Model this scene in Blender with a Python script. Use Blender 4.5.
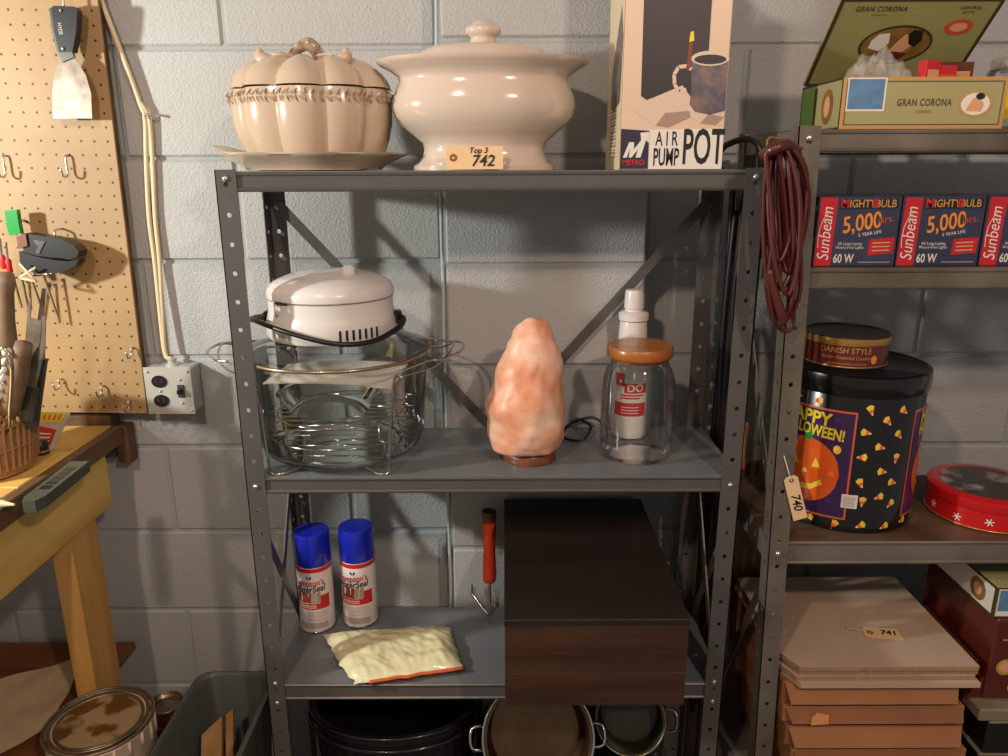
import bpy, math, random
from mathutils import Vector, Matrix, noise
for o in list(bpy.data.objects):
    bpy.data.objects.remove(o)
SC = bpy.context.scene
COL = SC.collection
R = math.radians
random.seed(7)
# ------------------------------------------------------------------ camera
F = 757.0            # focal length in pixels of the 1008 px wide frame
PITCH = R(15.6)
CZ = 1.52
cam = bpy.data.cameras.new('camera')
cam.sensor_width = 36.0
cam.lens = F / 1008 * 36
cam_o = bpy.data.objects.new('camera', cam)
COL.objects.link(cam_o)
cam_o.matrix_world = Matrix.Translation((0, 0, CZ)) @ Matrix.Rotation(R(90) - PITCH, 4, 'X') @ Matrix.Rotation(R(-0.2), 4, 'Z')
SC.camera = cam_o
# ------------------------------------------------------------------ world and lights
w = bpy.data.worlds.new('world')
SC.world = w
w.use_nodes = True
w.node_tree.nodes['Background'].inputs[0].default_value = (0.80, 0.76, 0.72, 1)
w.node_tree.nodes['Background'].inputs[1].default_value = 0.27
def point(name, loc, power, col, rad):
    l = bpy.data.lights.new(name, 'POINT')
    l.energy = power; l.color = col; l.shadow_soft_size = rad
    o = bpy.data.objects.new(name, l); o.location = loc
    COL.objects.link(o)
point('bench_lamp_light', (-1.62, 0.70, 1.65), 84, (0.99, 1.0, 0.95), 0.04)
point('ceiling_bulb_light', (-0.62, -0.35, 2.45), 56, (1.0, 0.74, 0.58), 0.05)
point('second_ceiling_bulb_light', (0.70, -0.55, 2.35), 60, (1.0, 0.74, 0.60), 0.05)
SC.view_settings.view_transform = 'Standard'
SC.view_settings.look = 'None'
SC.view_settings.exposure = 0.0
SC.view_settings.gamma = 1.0
SC.view_settings.use_curve_mapping = False
# ------------------------------------------------------------------ pixel helpers
CP, SP = math.cos(PITCH), math.sin(PITCH)
def ray(u, v):
    d = (378 - v) / F
    return (u - 504) / F, CP + d * SP, -SP + d * CP
def PY(u, v, Y):
    a, b, c = ray(u, v); t = Y / b
    return Vector((a * t, Y, CZ + c * t))
def PZ(u, v, z):
    a, b, c = ray(u, v); t = (z - CZ) / c
    return Vector((a * t, b * t, z))
# ------------------------------------------------------------------ materials
def lin(c):
    return tuple(((x / 255) / 12.92 if x / 255 <= .04045 else ((x / 255 + .055) / 1.055) ** 2.4) for x in c)
def N(nt, kind, **kw):
    n = nt.nodes.new(kind)
    for k, val in kw.items():
        setattr(n, k, val)
    return n
def mat(name, rgb, rough=.5, metal=0., noise_s=0, noise_a=0., rgb2=None, bump_s=0, bump=0., coat=0., sss=0., stretch=None, spec=.5, detail=4, contrast=(.35, .65), bump_d=.002):
    m = bpy.data.materials.new(name)
    m.use_nodes = True
    nt = m.node_tree
    b = nt.nodes['Principled BSDF']
    c = lin(rgb)
    b.inputs['Base Color'].default_value = (*c, 1)
    b.inputs['Roughness'].default_value = rough
    b.inputs['Metallic'].default_value = metal
    b.inputs['Specular IOR Level'].default_value = spec
    if coat:
        b.inputs['Coat Weight'].default_value = coat
        b.inputs['Coat Roughness'].default_value = .06
    if sss:
        b.inputs['Subsurface Weight'].default_value = sss
        b.inputs['Subsurface Radius'].default_value = (.04, .018, .008)
        b.inputs['Subsurface Scale'].default_value = .5
    if noise_s or bump_s:
        g = N(nt, 'ShaderNodeNewGeometry')
        src = g.outputs['Position']
        if stretch:
            mp = N(nt, 'ShaderNodeMapping'); mp.inputs['Scale'].default_value = stretch
            nt.links.new(src, mp.inputs['Vector']); src = mp.outputs['Vector']
    if noise_s:
        t = N(nt, 'ShaderNodeTexNoise'); t.inputs['Scale'].default_value = noise_s; t.inputs['Detail'].default_value = detail
        nt.links.new(src, t.inputs['Vector'])
        r = N(nt, 'ShaderNodeMapRange'); r.inputs[1].default_value, r.inputs[2].default_value = contrast
        nt.links.new(t.outputs['Fac'], r.inputs[0])
        mx = N(nt, 'ShaderNodeMix', data_type='RGBA')
        c2 = lin(rgb2) if rgb2 else tuple(x * (1 - noise_a) for x in c)
        mx.inputs['A'].default_value = (*c, 1); mx.inputs['B'].default_value = (*c2, 1)
        nt.links.new(r.outputs[0], mx.inputs['Factor'])
        nt.links.new(mx.outputs['Result'], b.inputs['Base Color'])
    if bump_s:
        t = N(nt, 'ShaderNodeTexNoise'); t.inputs['Scale'].default_value = bump_s; t.inputs['Detail'].default_value = 3
        nt.links.new(src, t.inputs['Vector'])
        bp = N(nt, 'ShaderNodeBump'); bp.inputs['Strength'].default_value = bump; bp.inputs['Distance'].default_value = bump_d
        nt.links.new(t.outputs['Fac'], bp.inputs['Height'])
        nt.links.new(bp.outputs['Normal'], b.inputs['Normal'])
    return m
def glass_mat(name, tint=(.99, .995, .99), refl=.8, rough=.03, base=.03):
    m = bpy.data.materials.new(name); m.use_nodes = True
    nt = m.node_tree; nt.nodes.clear()
    out = N(nt, 'ShaderNodeOutputMaterial'); mx = N(nt, 'ShaderNodeMixShader')
    tr = N(nt, 'ShaderNodeBsdfTransparent'); gl = N(nt, 'ShaderNodeBsdfGlossy'); fr = N(nt, 'ShaderNodeFresnel')
    fr.inputs['IOR'].default_value = 1.3
    tr.inputs['Color'].default_value = (*tint, 1); gl.inputs['Roughness'].default_value = rough
    ma = N(nt, 'ShaderNodeMath', operation='MULTIPLY_ADD'); ma.inputs[1].default_value = refl; ma.inputs[2].default_value = base
    nt.links.new(fr.outputs[0], ma.inputs[0])
    nt.links.new(ma.outputs[0], mx.inputs[0]); nt.links.new(tr.outputs[0], mx.inputs[1]); nt.links.new(gl.outputs[0], mx.inputs[2])
    nt.links.new(mx.outputs[0], out.inputs[0])
    return m
M = {}
M['wall'] = mat('painted_block', (184, 185, 182), .62, noise_s=2.2, noise_a=.14, bump_s=230, bump=.8, bump_d=.003, detail=6)
M['mortar'] = mat('painted_mortar', (170, 176, 174), .7, bump_s=60, bump=.4, noise_s=3, noise_a=.15)
M['bead'] = mat('pale_paint_bead', (182, 192, 192), .5, bump_s=80, bump=.5)
M['floor'] = mat('concrete_floor', (110, 106, 100), .8, noise_s=4, noise_a=.3, bump_s=40, bump=.2)
M['steel'] = mat('grey_enamelled_steel', (98, 94, 90), .36, .2, noise_s=9, noise_a=.12)
M['deck'] = mat('grey_enamelled_deck', (126, 131, 134), .25, .2, noise_s=5, noise_a=.12)
M['galv'] = mat('worn_beige_grey_steel', (132, 124, 112), .42, .3, noise_s=7, rgb2=(100, 90, 76), bump_s=50, bump=.1)
M['rust'] = mat('rusty_shelf_deck', (112, 92, 76), .55, .2, noise_s=9, rgb2=(84, 58, 42))
M['chrome'] = mat('chrome_wire', (205, 200, 192), .18, 1.)
M['zinc'] = mat('zinc_bolt', (214, 208, 196), .3, .9)
M['black'] = mat('black_plastic', (24, 24, 25), .38)
M['dgrey'] = mat('dark_grey_plastic', (62, 64, 60), .5, noise_s=20, noise_a=.2)
M['white'] = mat('white_plastic', (226, 220, 214), .28, coat=.3)
M['paper'] = mat('white_paper', (232, 226, 214), .7)
M['ink'] = mat('black_ink', (22, 20, 20), .6)
M['red'] = mat('red_print', (205, 36, 40), .45)
M['yellow'] = mat('yellow_print', (240, 214, 40), .45)
M['blue'] = mat('blue_plastic', (22, 38, 176), .3, coat=.3)
M['navy'] = mat('navy_print', (34, 36, 58), .45)
M['orange'] = mat('orange_print', (236, 104, 30), .45)
M['glass'] = glass_mat('clear_glass')
M['glass2'] = glass_mat('greenish_clear_glass', (.95, .98, .972), .9, .03, .05)
M['wood_y'] = mat('yellow_pine', (226, 190, 104), .6, noise_s=14, rgb2=(200, 156, 76), stretch=(1, .15, 1), bump_s=60, bump=.1)
M['wood_leg'] = mat('orange_pine', (212, 162, 86), .6, noise_s=16, rgb2=(176, 122, 58), stretch=(1, 1, .12))
M['wood_b'] = mat('stained_brown_edge', (112, 82, 52), .65, noise_s=16, rgb2=(84, 58, 34), stretch=(1, .2, 1))
# ------------------------------------------------------------------ mesh building
class MB:
    def __init__(self):
        self.v = []; self.f = []; self.fm = []; self.mi = 0
    def add(self, vs, fs):
        n = len(self.v)
        self.v += [Vector(p) for p in vs]
        for q in fs:
            self.f.append([i + n for i in q]); self.fm.append(self.mi)
        return self
    def box(self, a, b):
        x0, y0, z0 = a; x1, y1, z1 = b
        vs = [(x, y, z) for z in (z0, z1) for y in (y0, y1) for x in (x0, x1)]
        return self.add(vs, [(0, 2, 3, 1), (4, 5, 7, 6), (0, 1, 5, 4), (2, 6, 7, 3), (0, 4, 6, 2), (1, 3, 7, 5)])
    def bbox(self, a, b, r=.003):
        """box with chamfered edges"""
        c = [(a[i] + b[i]) / 2 for i in range(3)]; h = [abs(b[i] - a[i]) / 2 for i in range(3)]
        r = min(r, min(h) * .9)
        vs = []; idx = {}
        for sx in (-1, 1):
            for sy in (-1, 1):
                for sz in (-1, 1):
                    for ax in range(3):
                        p = [h[0] - r, h[1] - r, h[2] - r]; p[ax] = h[ax]
                        idx[(sx, sy, sz, ax)] = len(vs)
                        vs.append((c[0] + sx * p[0], c[1] + sy * p[1], c[2] + sz * p[2]))
        fs = []
        I = lambda s, ax: idx[(s[0], s[1], s[2], ax)]
        for ax in range(3):
            o1, o2 = [(1, 2), (2, 0), (0, 1)][ax]
            for sg in (-1, 1):
                q = []
                for (p, q2) in ((-1, -1), (1, -1), (1, 1), (-1, 1)):
                    s = [0, 0, 0]; s[ax] = sg; s[o1] = p; s[o2] = q2
                    q.append(I(s, ax))
                fs.append(q if sg > 0 else q[::-1])
            for p in (-1, 1):
                for q2 in (-1, 1):
                    s0 = [0, 0, 0]; s1 = [0, 0, 0]
                    s0[ax] = -1; s1[ax] = 1
                    s0[o1] = s1[o1] = p; s0[o2] = s1[o2] = q2
                    q = [I(s0, o1), I(s1, o1), I(s1, o2), I(s0, o2)]
                    fs.append(q if p * q2 > 0 else q[::-1])
        for sx in (-1, 1):
            for sy in (-1, 1):
                for sz in (-1, 1):
                    t = [I((sx, sy, sz), 0), I((sx, sy, sz), 1), I((sx, sy, sz), 2)]
                    fs.append(t if sx * sy * sz > 0 else t[::-1])
        return self.add(vs, fs)
    def lathe(self, prof, c, n=32, sx=1, sy=1, rf=None, cap0=True, cap1=True, ang0=0):
        """prof: list of (r, z); c centre (x, y, z0)"""
        vs = []; fs = []
        for k, (r, z) in enumerate(prof):
            for i in range(n):
                a = 2 * math.pi * i / n + ang0
                rr = r * (rf(a, k) if rf else 1)
                vs.append((c[0] + rr * math.cos(a) * sx, c[1] + rr * math.sin(a) * sy, c[2] + z))
        for k in range(len(prof) - 1):
            for i in range(n):
                j = (i + 1) % n
                fs.append((k * n + i, k * n + j, (k + 1) * n + j, (k + 1) * n + i))
        if cap0: fs.append(tuple(range(n))[::-1])
        if cap1: fs.append(tuple((len(prof) - 1) * n + i for i in range(n)))
        return self.add(vs, fs)
    def tube(self, pts, r, n=6, closed=False, cap=True, smooth=0):
        pts = [Vector(p) for p in pts]
        rs = r if isinstance(r, (list, tuple)) else [r] * len(pts)
        if smooth:
            q = []; qr = []
            L = len(pts)
            rng = range(L) if closed else range(L - 1)
            for i in rng:
                p0 = pts[i - 1] if (i > 0 or closed) else pts[0]
                p1 = pts[i]; p2 = pts[(i + 1) % L]
                p3 = pts[(i + 2) % L] if (closed or i + 2 < L) else pts[-1]
                for s in range(smooth):
                    t = s / smooth
                    q.append(.5 * ((2 * p1) + (p2 - p0) * t + (2 * p0 - 5 * p1 + 4 * p2 - p3) * t * t + (3 * p1 - p0 - 3 * p2 + p3) * t ** 3))
                    qr.append(rs[i] * (1 - t) + rs[(i + 1) % L] * t)
            if not closed:
                q.append(pts[-1]); qr.append(rs[-1])
            pts, rs = q, qr
        L = len(pts); vs = []; fs = []; nrm = None
        for i in range(L):
            a = pts[i - 1] if (i > 0 or closed) else pts[i]
            b = pts[(i + 1) % L] if (i < L - 1 or closed) else pts[i]
            t = (b - a)
            t = t.normalized() if t.length > 1e-9 else Vector((0, 0, 1))
            if nrm is None:
                nrm = t.orthogonal().normalized()
            nrm = (nrm - t * nrm.dot(t))
            nrm = nrm.normalized() if nrm.length > 1e-6 else t.orthogonal().normalized()
            bn = t.cross(nrm)
            for k in range(n):
                an = 2 * math.pi * k / n
                vs.append(pts[i] + (nrm * math.cos(an) + bn * math.sin(an)) * rs[i])
        for i in range(L if closed else L - 1):
            j = (i + 1) % L
            for k in range(n):
                m = (k + 1) % n
                fs.append((i * n + k, i * n + m, j * n + m, j * n + k))
        if cap and not closed:
            fs.append(tuple(range(n))[::-1]); fs.append(tuple((L - 1) * n + k for k in range(n)))
        return self.add(vs, fs)
    def prism(self, poly, ax0, ax1, org, depth):
        """extrude 2-D polygon: point = org + p.x*ax0 + p.y*ax1, extruded along depth vector"""
        org, ax0, ax1, depth = Vector(org), Vector(ax0), Vector(ax1), Vector(depth)
        n = len(poly)
        a = [org + ax0 * x + ax1 * y for x, y in poly]
        vs = a + [p + depth for p in a]
        fs = [tuple(range(n))[::-1], tuple(range(n, 2 * n))] + [(i, (i + 1) % n, n + (i + 1) % n, n + i) for i in range(n)]
        return self.add(vs, fs)
    def grid(self, nx, ny, fn, flip=False):
        vs = [fn(i / nx, j / ny) for j in range(ny + 1) for i in range(nx + 1)]
        fs = []
        for j in range(ny):
            for i in range(nx):
                a = j * (nx + 1) + i
                q = (a, a + 1, a + nx + 2, a + nx + 1)
                fs.append(q[::-1] if flip else q)
        return self.add(vs, fs)
    def build(self, name, m, parent=None, smooth=False, fix=True):
        off = Vector((0, 0, 0)); p = parent
        while p is not None:
            off += p.location; p = p.parent
        me = bpy.data.meshes.new(name)
        me.from_pydata([tuple(v - off) for v in self.v], [], self.f)
        ms = m if isinstance(m, (list, tuple)) else [m]
        for q in ms:
            me.materials.append(M[q] if isinstance(q, str) else q)
        if len(ms) > 1:
            me.polygons.foreach_set('material_index', self.fm)
        if smooth:
            me.polygons.foreach_set('use_smooth', [True] * len(me.polygons))
            if smooth != True:
                me.set_sharp_from_angle(angle=R(smooth))
        me.update()
        if fix:
            import bmesh
            bm = bmesh.new(); bm.from_mesh(me)
            bmesh.ops.recalc_face_normals(bm, faces=bm.faces[:])
            bm.to_mesh(me); bm.free()
        o = bpy.data.objects.new(name, me)
        COL.objects.link(o)
        if parent is not None:
            o.parent = parent
        return o
def tag(o, label, cat, group=None, kind=None):
    o['label'] = label; o['category'] = cat
    if group: o['group'] = group
    if kind: o['kind'] = kind
    return o
def thing(name, label, cat, loc, group=None):
    o = bpy.data.objects.new(name, None)
    o.empty_display_size = .05
    COL.objects.link(o); o.location = loc
    return tag(o, label, cat, group)
def struct(o):
    o['kind'] = 'structure'
    return o
# ------------------------------------------------------------------ lettering
def text_mesh(s, size, bold=0., shear=0., align='CENTER', sx=1., spacing=1.):
    c = bpy.data.curves.new('t', 'FONT')
    c.body = s; c.size = size; c.offset = bold * size; c.shear = shear
    c.align_x = align; c.align_y = 'CENTER'; c.space_character = spacing; c.resolution_u = 3
    o = bpy.data.objects.new('t', c); COL.objects.link(o)
    dg = bpy.context.evaluated_depsgraph_get()
    me = bpy.data.meshes.new_from_object(o.evaluated_get(dg))
    vs = [Vector((v.co.x * sx, v.co.y, 0)) for v in me.vertices]
    fs = [tuple(p.vertices) for p in me.polygons]
    bpy.data.objects.remove(o); bpy.data.curves.remove(c); bpy.data.meshes.remove(me)
    return vs, fs
def flat_text(s, size, org, ax0, ax1, m, parent, name='lettering', lift=.0006, rot=0, **kw):
    vs, fs = text_mesh(s, size, **kw)
    ax0, ax1, org = Vector(ax0).normalized(), Vector(ax1).normalized(), Vector(org)
    nrm = ax0.cross(ax1)
    c, q = math.cos(rot), math.sin(rot)
    b = MB(); b.add([org + ax0 * (p.x * c - p.y * q) + ax1 * (p.x * q + p.y * c) + nrm * lift for p in vs], fs)
    return b.build(name, m, parent, fix=False)
def cyl_pt(c, rad, th0, x, z):
    a = th0 + x / rad
    return Vector((c[0] + rad * math.cos(a), c[1] + rad * math.sin(a), c[2] + z))
def cyl_text(s, size, c, rad, th0, x0, z0, m, parent, name='lettering', lift=.0009, rot=0, **kw):
    vs, fs = text_mesh(s, size, **kw)
    co, q = math.cos(rot), math.sin(rot)
    b = MB(); out = []
    for p in vs:
        x = p.x * co - p.y * q + x0; z = p.x * q + p.y * co + z0
        a = th0 + x / rad; rr = rad + lift
        out.append((c[0] + rr * math.cos(a), c[1] + rr * math.sin(a), c[2] + z))
    b.add(out, fs)
    return b.build(name, m, parent, fix=False)
def cyl_poly(b, poly, c, rad, th0, lift=.0004):
    """append a wrapped polygon (small) to builder"""
    rr = rad + lift; out = []
    for x, z in poly:
        a = th0 + x / rad
        out.append((c[0] + rr * math.cos(a), c[1] + rr * math.sin(a), c[2] + z))
    b.add(out, [tuple(range(len(out)))])
def cyl_rect(b, x0, x1, z0, z1, c, rad, th0, lift=.0003, n=None):
    n = n or max(2, int(abs(x1 - x0) / rad / R(5)) + 1)
    rr = rad + lift
    def fn(s, t):
        a = th0 + (x0 + (x1 - x0) * s) / rad
        return (c[0] + rr * math.cos(a), c[1] + rr * math.sin(a), c[2] + z0 + (z1 - z0) * t)
    b.grid(n, 1, fn)
def plane_poly(b, poly, org, ax0, ax1, lift):
    ax0, ax1, org = Vector(ax0), Vector(ax1), Vector(org)
    nrm = ax0.cross(ax1).normalized()
    b.add([org + ax0 * x + ax1 * y + nrm * lift for x, y in poly], [tuple(range(len(poly)))])
def ell(cx, cy, rx, ry, n=20, a0=0, a1=360):
    return [(cx + rx * math.cos(R(a0 + (a1 - a0) * i / n)), cy + ry * math.sin(R(a0 + (a1 - a0) * i / n))) for i in range(n if a1 - a0 == 360 else n + 1)]
# ================================================================== the setting
YW, YP = 1.62, 1.53          # wall face, pilaster face
b = MB(); b.box((-2.6, -1.5, -.1), (2.6, 1.8, 0)); struct(b.build('floor', 'floor'))
b = MB(); b.box((-2.6, YW + .005, 0), (2.6, 1.8, 2.6))
wall = struct(b.build('wall_back', 'mortar'))
b = MB(); b.box((-.1155, YP + .005, 0), (.2855, YW + .02, 2.6))
pil = struct(b.build('wall_pilaster', 'mortar'))
CH, BL = .2105, .42
def block_mesh(x0, x1, z0, z1, yf, yb):
    b = MB(); b.bbox((x0, yf, z0), (x1, yb, z1), .0055); return b
rows = range(-8, 6)
cache = {}
def block(x0, x1, z0, yf, par, deep):
    key = (round(x1 - x0, 3), deep)
    if key not in cache:
        bb = MB(); bb.bbox((0, 0, 0), (x1 - x0 - .008, deep, CH - .007), .004)
        o = bb.build('block', 'wall', par)
        cache[key] = o.data
    else:
        o = bpy.data.objects.new('block', cache[key]); COL.objects.link(o); o.parent = par
    o.location = (x0 + .004, yf + random.uniform(-.0012, .0012), z0 + .004)
def course_blocks(xa, xb, start, z0, par):
    n0 = math.floor((xa - start) / BL)
    x = start + n0 * BL
    while x < xb - .01:
        a, e = max(x, xa), min(x + BL, xb)
        if e - a > .03:
            block(a, e, z0, YW, par, .03)
        x += BL
for k in rows:
    z0 = 1.538 + k * CH
    if z0 < -.1: continue
    odd = k % 2
    # left of the pilaster and right of it
    course_blocks(-2.5, -.122, -.774 if odd == 0 else -.551, z0, wall)
    course_blocks(.292, 2.5, .486 if odd == 0 else .93 - BL * 1.5, z0, wall)
    if z0 > 0:
        block(-.1195, .2895, z0, YP, pil, .03)
# pale paint bead running down the pilaster's edge
bb = MB(); zz = [z * .06 for z in range(0, 44)]
bb.tube([(-.124 + .0025 * noise.noise((z * 9, 0, 0)), YP + .012, z) for z in zz], [  .004 + .002 * noise.noise((z * 14, 3, 0)) for z in zz], 6)
bb.build('paint_bead', 'bead', pil, smooth=True)
# ------------------------------------------------------------------ perforated shelving
def perf_flange(b, L, wid, pitch, hr, org, ax, ay, az, first=None, thick=.0018):
    """flange lying in ax (width) / az (length), thickness along ay, with a row of round holes"""
    org, ax, ay, az = Vector(org), Vector(ax), Vector(ay), Vector(az)
    n = int(L / pitch); z0 = 0
    cells = [(i * L / n, (i + 1) * L / n) for i in range(n)]
    def P(x, y, z): return org + ax * x + ay * y + az * z
    for (a, e) in cells:
        cx, cz = wid * .5, (a + e) / 2
        outer = [(wid, cz), (wid, e), (cx, e), (0, e), (0, cz), (0, a), (cx, a), (wid, a)]
        inner = [(cx + hr * math.cos(R(45 * i)), cz + hr * math.sin(R(45 * i))) for i in range(8)]
        vs = []
        for y in (0, thick):
            vs += [P(x, y, z) for x, z in outer] + [P(x, y, z) for x, z in inner]
        fs = []
        for i in range(8):
            j = (i + 1) % 8
            fs.append((i, j, 8 + j, 8 + i)); fs.append((16 + j, 16 + i, 24 + i, 24 + j)); fs.append((8 + i, 8 + j, 24 + j, 24 + i))
        b.add(vs, fs)
    # long edges
    for x in (0, wid):
        b.add([P(x, 0, 0), P(x, thick, 0), P(x, thick, L), P(x, 0, L)], [(0, 1, 2, 3)])
def post(root, x, y, sx, sy, ztop, m, lean=0., wid=.034, pitch=.0465):
    """corner post: L angle with corner at (x, y); flanges run sx in X, sy in Y"""
    b = MB()
    az = Vector((lean, 0, 1))
    base = (x - lean * ztop, y, 0)
    perf_flange(b, ztop, wid, pitch, .0042, base, (sx, 0, 0), (0, sy, 0), az)
    perf_flange(b, ztop, wid, pitch, .0042, base, (0, sy, 0), (sx, 0, 0), az)
    return b.build('post', m, root, fix=False)
def deck(root, x0, x1, y0, y1, ztop, lip, mdeck, mlip):
    b = MB(); b.box((x0, y0, ztop - .0015), (x1, y1, ztop))
    s = b.build('shelf', mdeck, root)
    b = MB()
    for (a, c) in (((x0, y0, ztop - lip), (x1, y0 + .0015, ztop - .0016)), ((x0, y1 - .0015, ztop - lip), (x1, y1, ztop - .0016)),
                   ((x0, y0 + .0016, ztop - lip), (x0 + .0015, y1 - .0016, ztop - .0016)), ((x1 - .0015, y0 + .0016, ztop - lip), (x1, y1 - .0016, ztop - .0016))):
        b.box(a, c)
    # rolled beads that stiffen the front lip
    for zz in (ztop - .004, ztop - lip + .004):
        b.tube([(x0, y0 - .0005, zz), (x1, y0 - .0005, zz)], .003, 6)
    b.build('lip', mlip, s)
    return s
def bolt(root, p, m='zinc', r=.0052, ax='y'):
    b = MB()
    pr = [(r * 1.0, 0), (r, .0015), (r * .8, .003), (r * .35, .004)]
    vs = []; fs = []
    for (q, h) in pr:
        for i in range(8):
            a = R(45 * i)
            vs.append((p[0] + q * math.cos(a), p[1] - h, p[2] + q * math.sin(a)))
    for k in range(3):
        for i in range(8):
            fs.append((k * 8 + i, k * 8 + (i + 1) % 8, (k + 1) * 8 + (i + 1) % 8, (k + 1) * 8 + i))
    fs.append(tuple(range(24, 32)))
    b.add(vs, fs)
    return b.build('bolt', m, root, smooth=True)
def brace(root, p, q, m, wdir=(0, 0, 1), wid=.019, th=.003):
    p, q = Vector(p), Vector(q)
    t = (q - p).normalized()
    wd = Vector(wdir); wd = (wd - t * wd.dot(t)).normalized()
    n = t.cross(wd)
    b = MB()
    # shallow channel: a flat strip with two bent edges
    prof = [(-wid / 2, 0), (wid / 2, 0), (wid / 2, th), (-wid / 2, th)]
    b.add([p + wd * x + n * y for x, y in prof] + [q + wd * x + n * y for x, y in prof], [(0, 1, 2, 3), (7, 6, 5, 4), (0, 4, 5, 1), (1, 5, 6, 2), (2, 6, 7, 3), (3, 7, 4, 0)])
    return b.build('brace', m, root)
# left rack
XL, XR, YF, YB = -.4606, .4208, 1.25, 1.52
rack = thing('metal_shelving_unit', 'dark grey perforated steel shelving unit with the oven and salt lamp on it', 'shelving unit', (-.02, 1.385, 0))
for (x, sx) in ((XL, 1), (XR, -1)):
    post(rack, x, YF, sx, 1, 1.517, 'steel'); post(rack, x, YB, sx, -1, 1.517, 'steel')
LEV = [1.514, .988, .557, .13]
for z in LEV:
    deck(rack, XL + .0025, XR - .0025, YF + .004, YB - .004, z, .032 if z > .6 else .037, 'deck', 'steel')
for x in (XL + .017, XR - .017):
    for z in (1.503, .971, .56, .516, .11):
        bolt(rack, (x, YF, z))
yb = YB - .004
brace(rack, (XL + .02, yb, 1.452), (-.016, yb, .975), 'steel')
brace(rack, (XR - .02, yb - .004, 1.455), (-.024, yb - .004, .975), 'steel')
for x in (XL + .005, XR - .005):
    brace(rack, (x, YF + .02, .905), (x, YB - .02, .53), 'steel', (0, 0, 1)); 
    brace(rack, (x + (.004 if x < 0 else -.004), YB - .02, .905), (x + (.004 if x < 0 else -.004), YF + .02, .53), 'steel', (0, 0, 1))
# right rack, a little closer and leaning
RX0, RX1, RY0, RY1 = .450, 1.36, 1.20, 1.50
rack2 = thing('metal_shelving_unit', 'beige grey worn steel shelving unit holding the light bulb boxes and tins', 'shelving unit', (.9, 1.35, 0))
LEAN = -.026
for (y, sy) in ((RY0, 1), (RY1, -1)):
    p = post(rack2, RX0 - .004, y, 1, sy, 1.578, 'galv', LEAN)
    p = post(rack2, RX1, y, -1, sy, 1.578, 'galv', 0)
LEV2 = [1.573, 1.363, .885, .30]
for z in LEV2:
    x0 = RX0 - .004 - LEAN * (1.578 - z) + .003
    deck(rack2, x0, RX1 - .003, RY0 + .004, RY1 - .004, z, .046 if z == .885 else .034, 'rust' if z in (1.573, .885) else 'galv', 'galv')
for z in (1.56, 1.305, .862, .30):
    x = RX0 - .004 - LEAN * (1.578 - z) + .017
    bolt(rack2, (x, RY0, z))
xx = RX0 + .045
brace(rack2, (RX0 + .03, RY0 + .02, .84), (RX0 + .03, RY1 - .02, .36), 'galv')
brace(rack2, (RX0 + .02, RY1 - .02, 1.32), (RX0 + .024, RY0 + .02, .92), 'galv')
# ------------------------------------------------------------------ pegboard
pm = mat('tan_pegboard', (172, 140, 95), .55, noise_s=6, noise_a=.14, bump_s=120, bump=.05)
nt = pm.node_tree
tc = N(nt, 'ShaderNodeTexCoord'); sep = N(nt, 'ShaderNodeSeparateXYZ')
nt.links.new(tc.outputs['Object'], sep.inputs[0])
sq = []
for ax in (0, 2):
    d = N(nt, 'ShaderNodeMath', operation='DIVIDE'); d.inputs[1].default_value = .0264
    nt.links.new(sep.outputs[ax], d.inputs[0])
    fr = N(nt, 'ShaderNodeMath', operation='FRACT'); nt.links.new(d.outputs[0], fr.inputs[0])
    su = N(nt, 'ShaderNodeMath', operation='SUBTRACT'); su.inputs[1].default_value = .5; nt.links.new(fr.outputs[0], su.inputs[0])
    p2 = N(nt, 'ShaderNodeMath', operation='MULTIPLY'); nt.links.new(su.outputs[0], p2.inputs[0]); nt.links.new(su.outputs[0], p2.inputs[1])
    sq.append(p2)
ad = N(nt, 'ShaderNodeMath', operation='ADD'); nt.links.new(sq[0].outputs[0], ad.inputs[0]); nt.links.new(sq[1].outputs[0], ad.inputs[1])
lt = N(nt, 'ShaderNodeMath', operation='LESS_THAN'); lt.inputs[1].default_value = .0095; nt.links.new(ad.outputs[0], lt.inputs[0])
bs = nt.nodes['Principled BSDF']; old = bs.inputs['Base Color'].links[0].from_socket
mx = N(nt, 'ShaderNodeMix', data_type='RGBA'); mx.inputs['B'].default_value = (.05, .028, .012, 1)
nt.links.new(lt.outputs[0], mx.inputs['Factor']); nt.links.new(old, mx.inputs['A']); nt.links.new(mx.outputs['Result'], bs.inputs['Base Color'])
YPEG = 1.575
PBX, PBZ = -.781, 1.003
peg = thing('pegboard', 'tan perforated hardboard pegboard fixed to the wall above the workbench', 'pegboard', (PBX, YPEG, PBZ))
bb = MB(); bb.box((-.92, 0, 0), (0, .006, 1.25))
pb = bb.build('panel', pm); pb.parent = peg
peg.rotation_euler = (0, R(.9), 0)
for x in (-.9, -.45, -.045):
    bb = MB(); bb.box((x, .0062, .01), (x + .035, .040, 1.24)); q = bb.build('batten', 'wood_b'); q.parent = peg
# ------------------------------------------------------------------ workbench
bench = thing('workbench', 'yellow pine workbench with stained brown edge under the pegboard', 'workbench', (-1.4, 1.2, 0))
ZB = .977; XB = -.838
def wob(b): return b
for i, (y0, y1) in enumerate(((.78, 1.0), (1.003, 1.235), (1.238, 1.42), (1.423, 1.57))):
    bb = MB(); bb.bbox((-2.45, y0, ZB - .038), (XB - .0215, y1, ZB), .002); bb.build('plank', 'wood_y', bench)
bb = MB(); bb.bbox((XB - .021, .78, ZB - .040), (XB, 1.57, ZB - .0005), .002); bb.build('edge_board', 'wood_b', bench)
bb = MB(); bb.bbox((XB - .045, .80, ZB - .155), (XB - .006, 1.50, ZB - .041), .002); bb.build('apron', 'wood_y', bench)
bb = MB(); bb.bbox((XB - .050, 1.335, 0), (XB - .008, 1.432, ZB - .1555), .002); bb.build('leg', 'wood_leg', bench)
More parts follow.
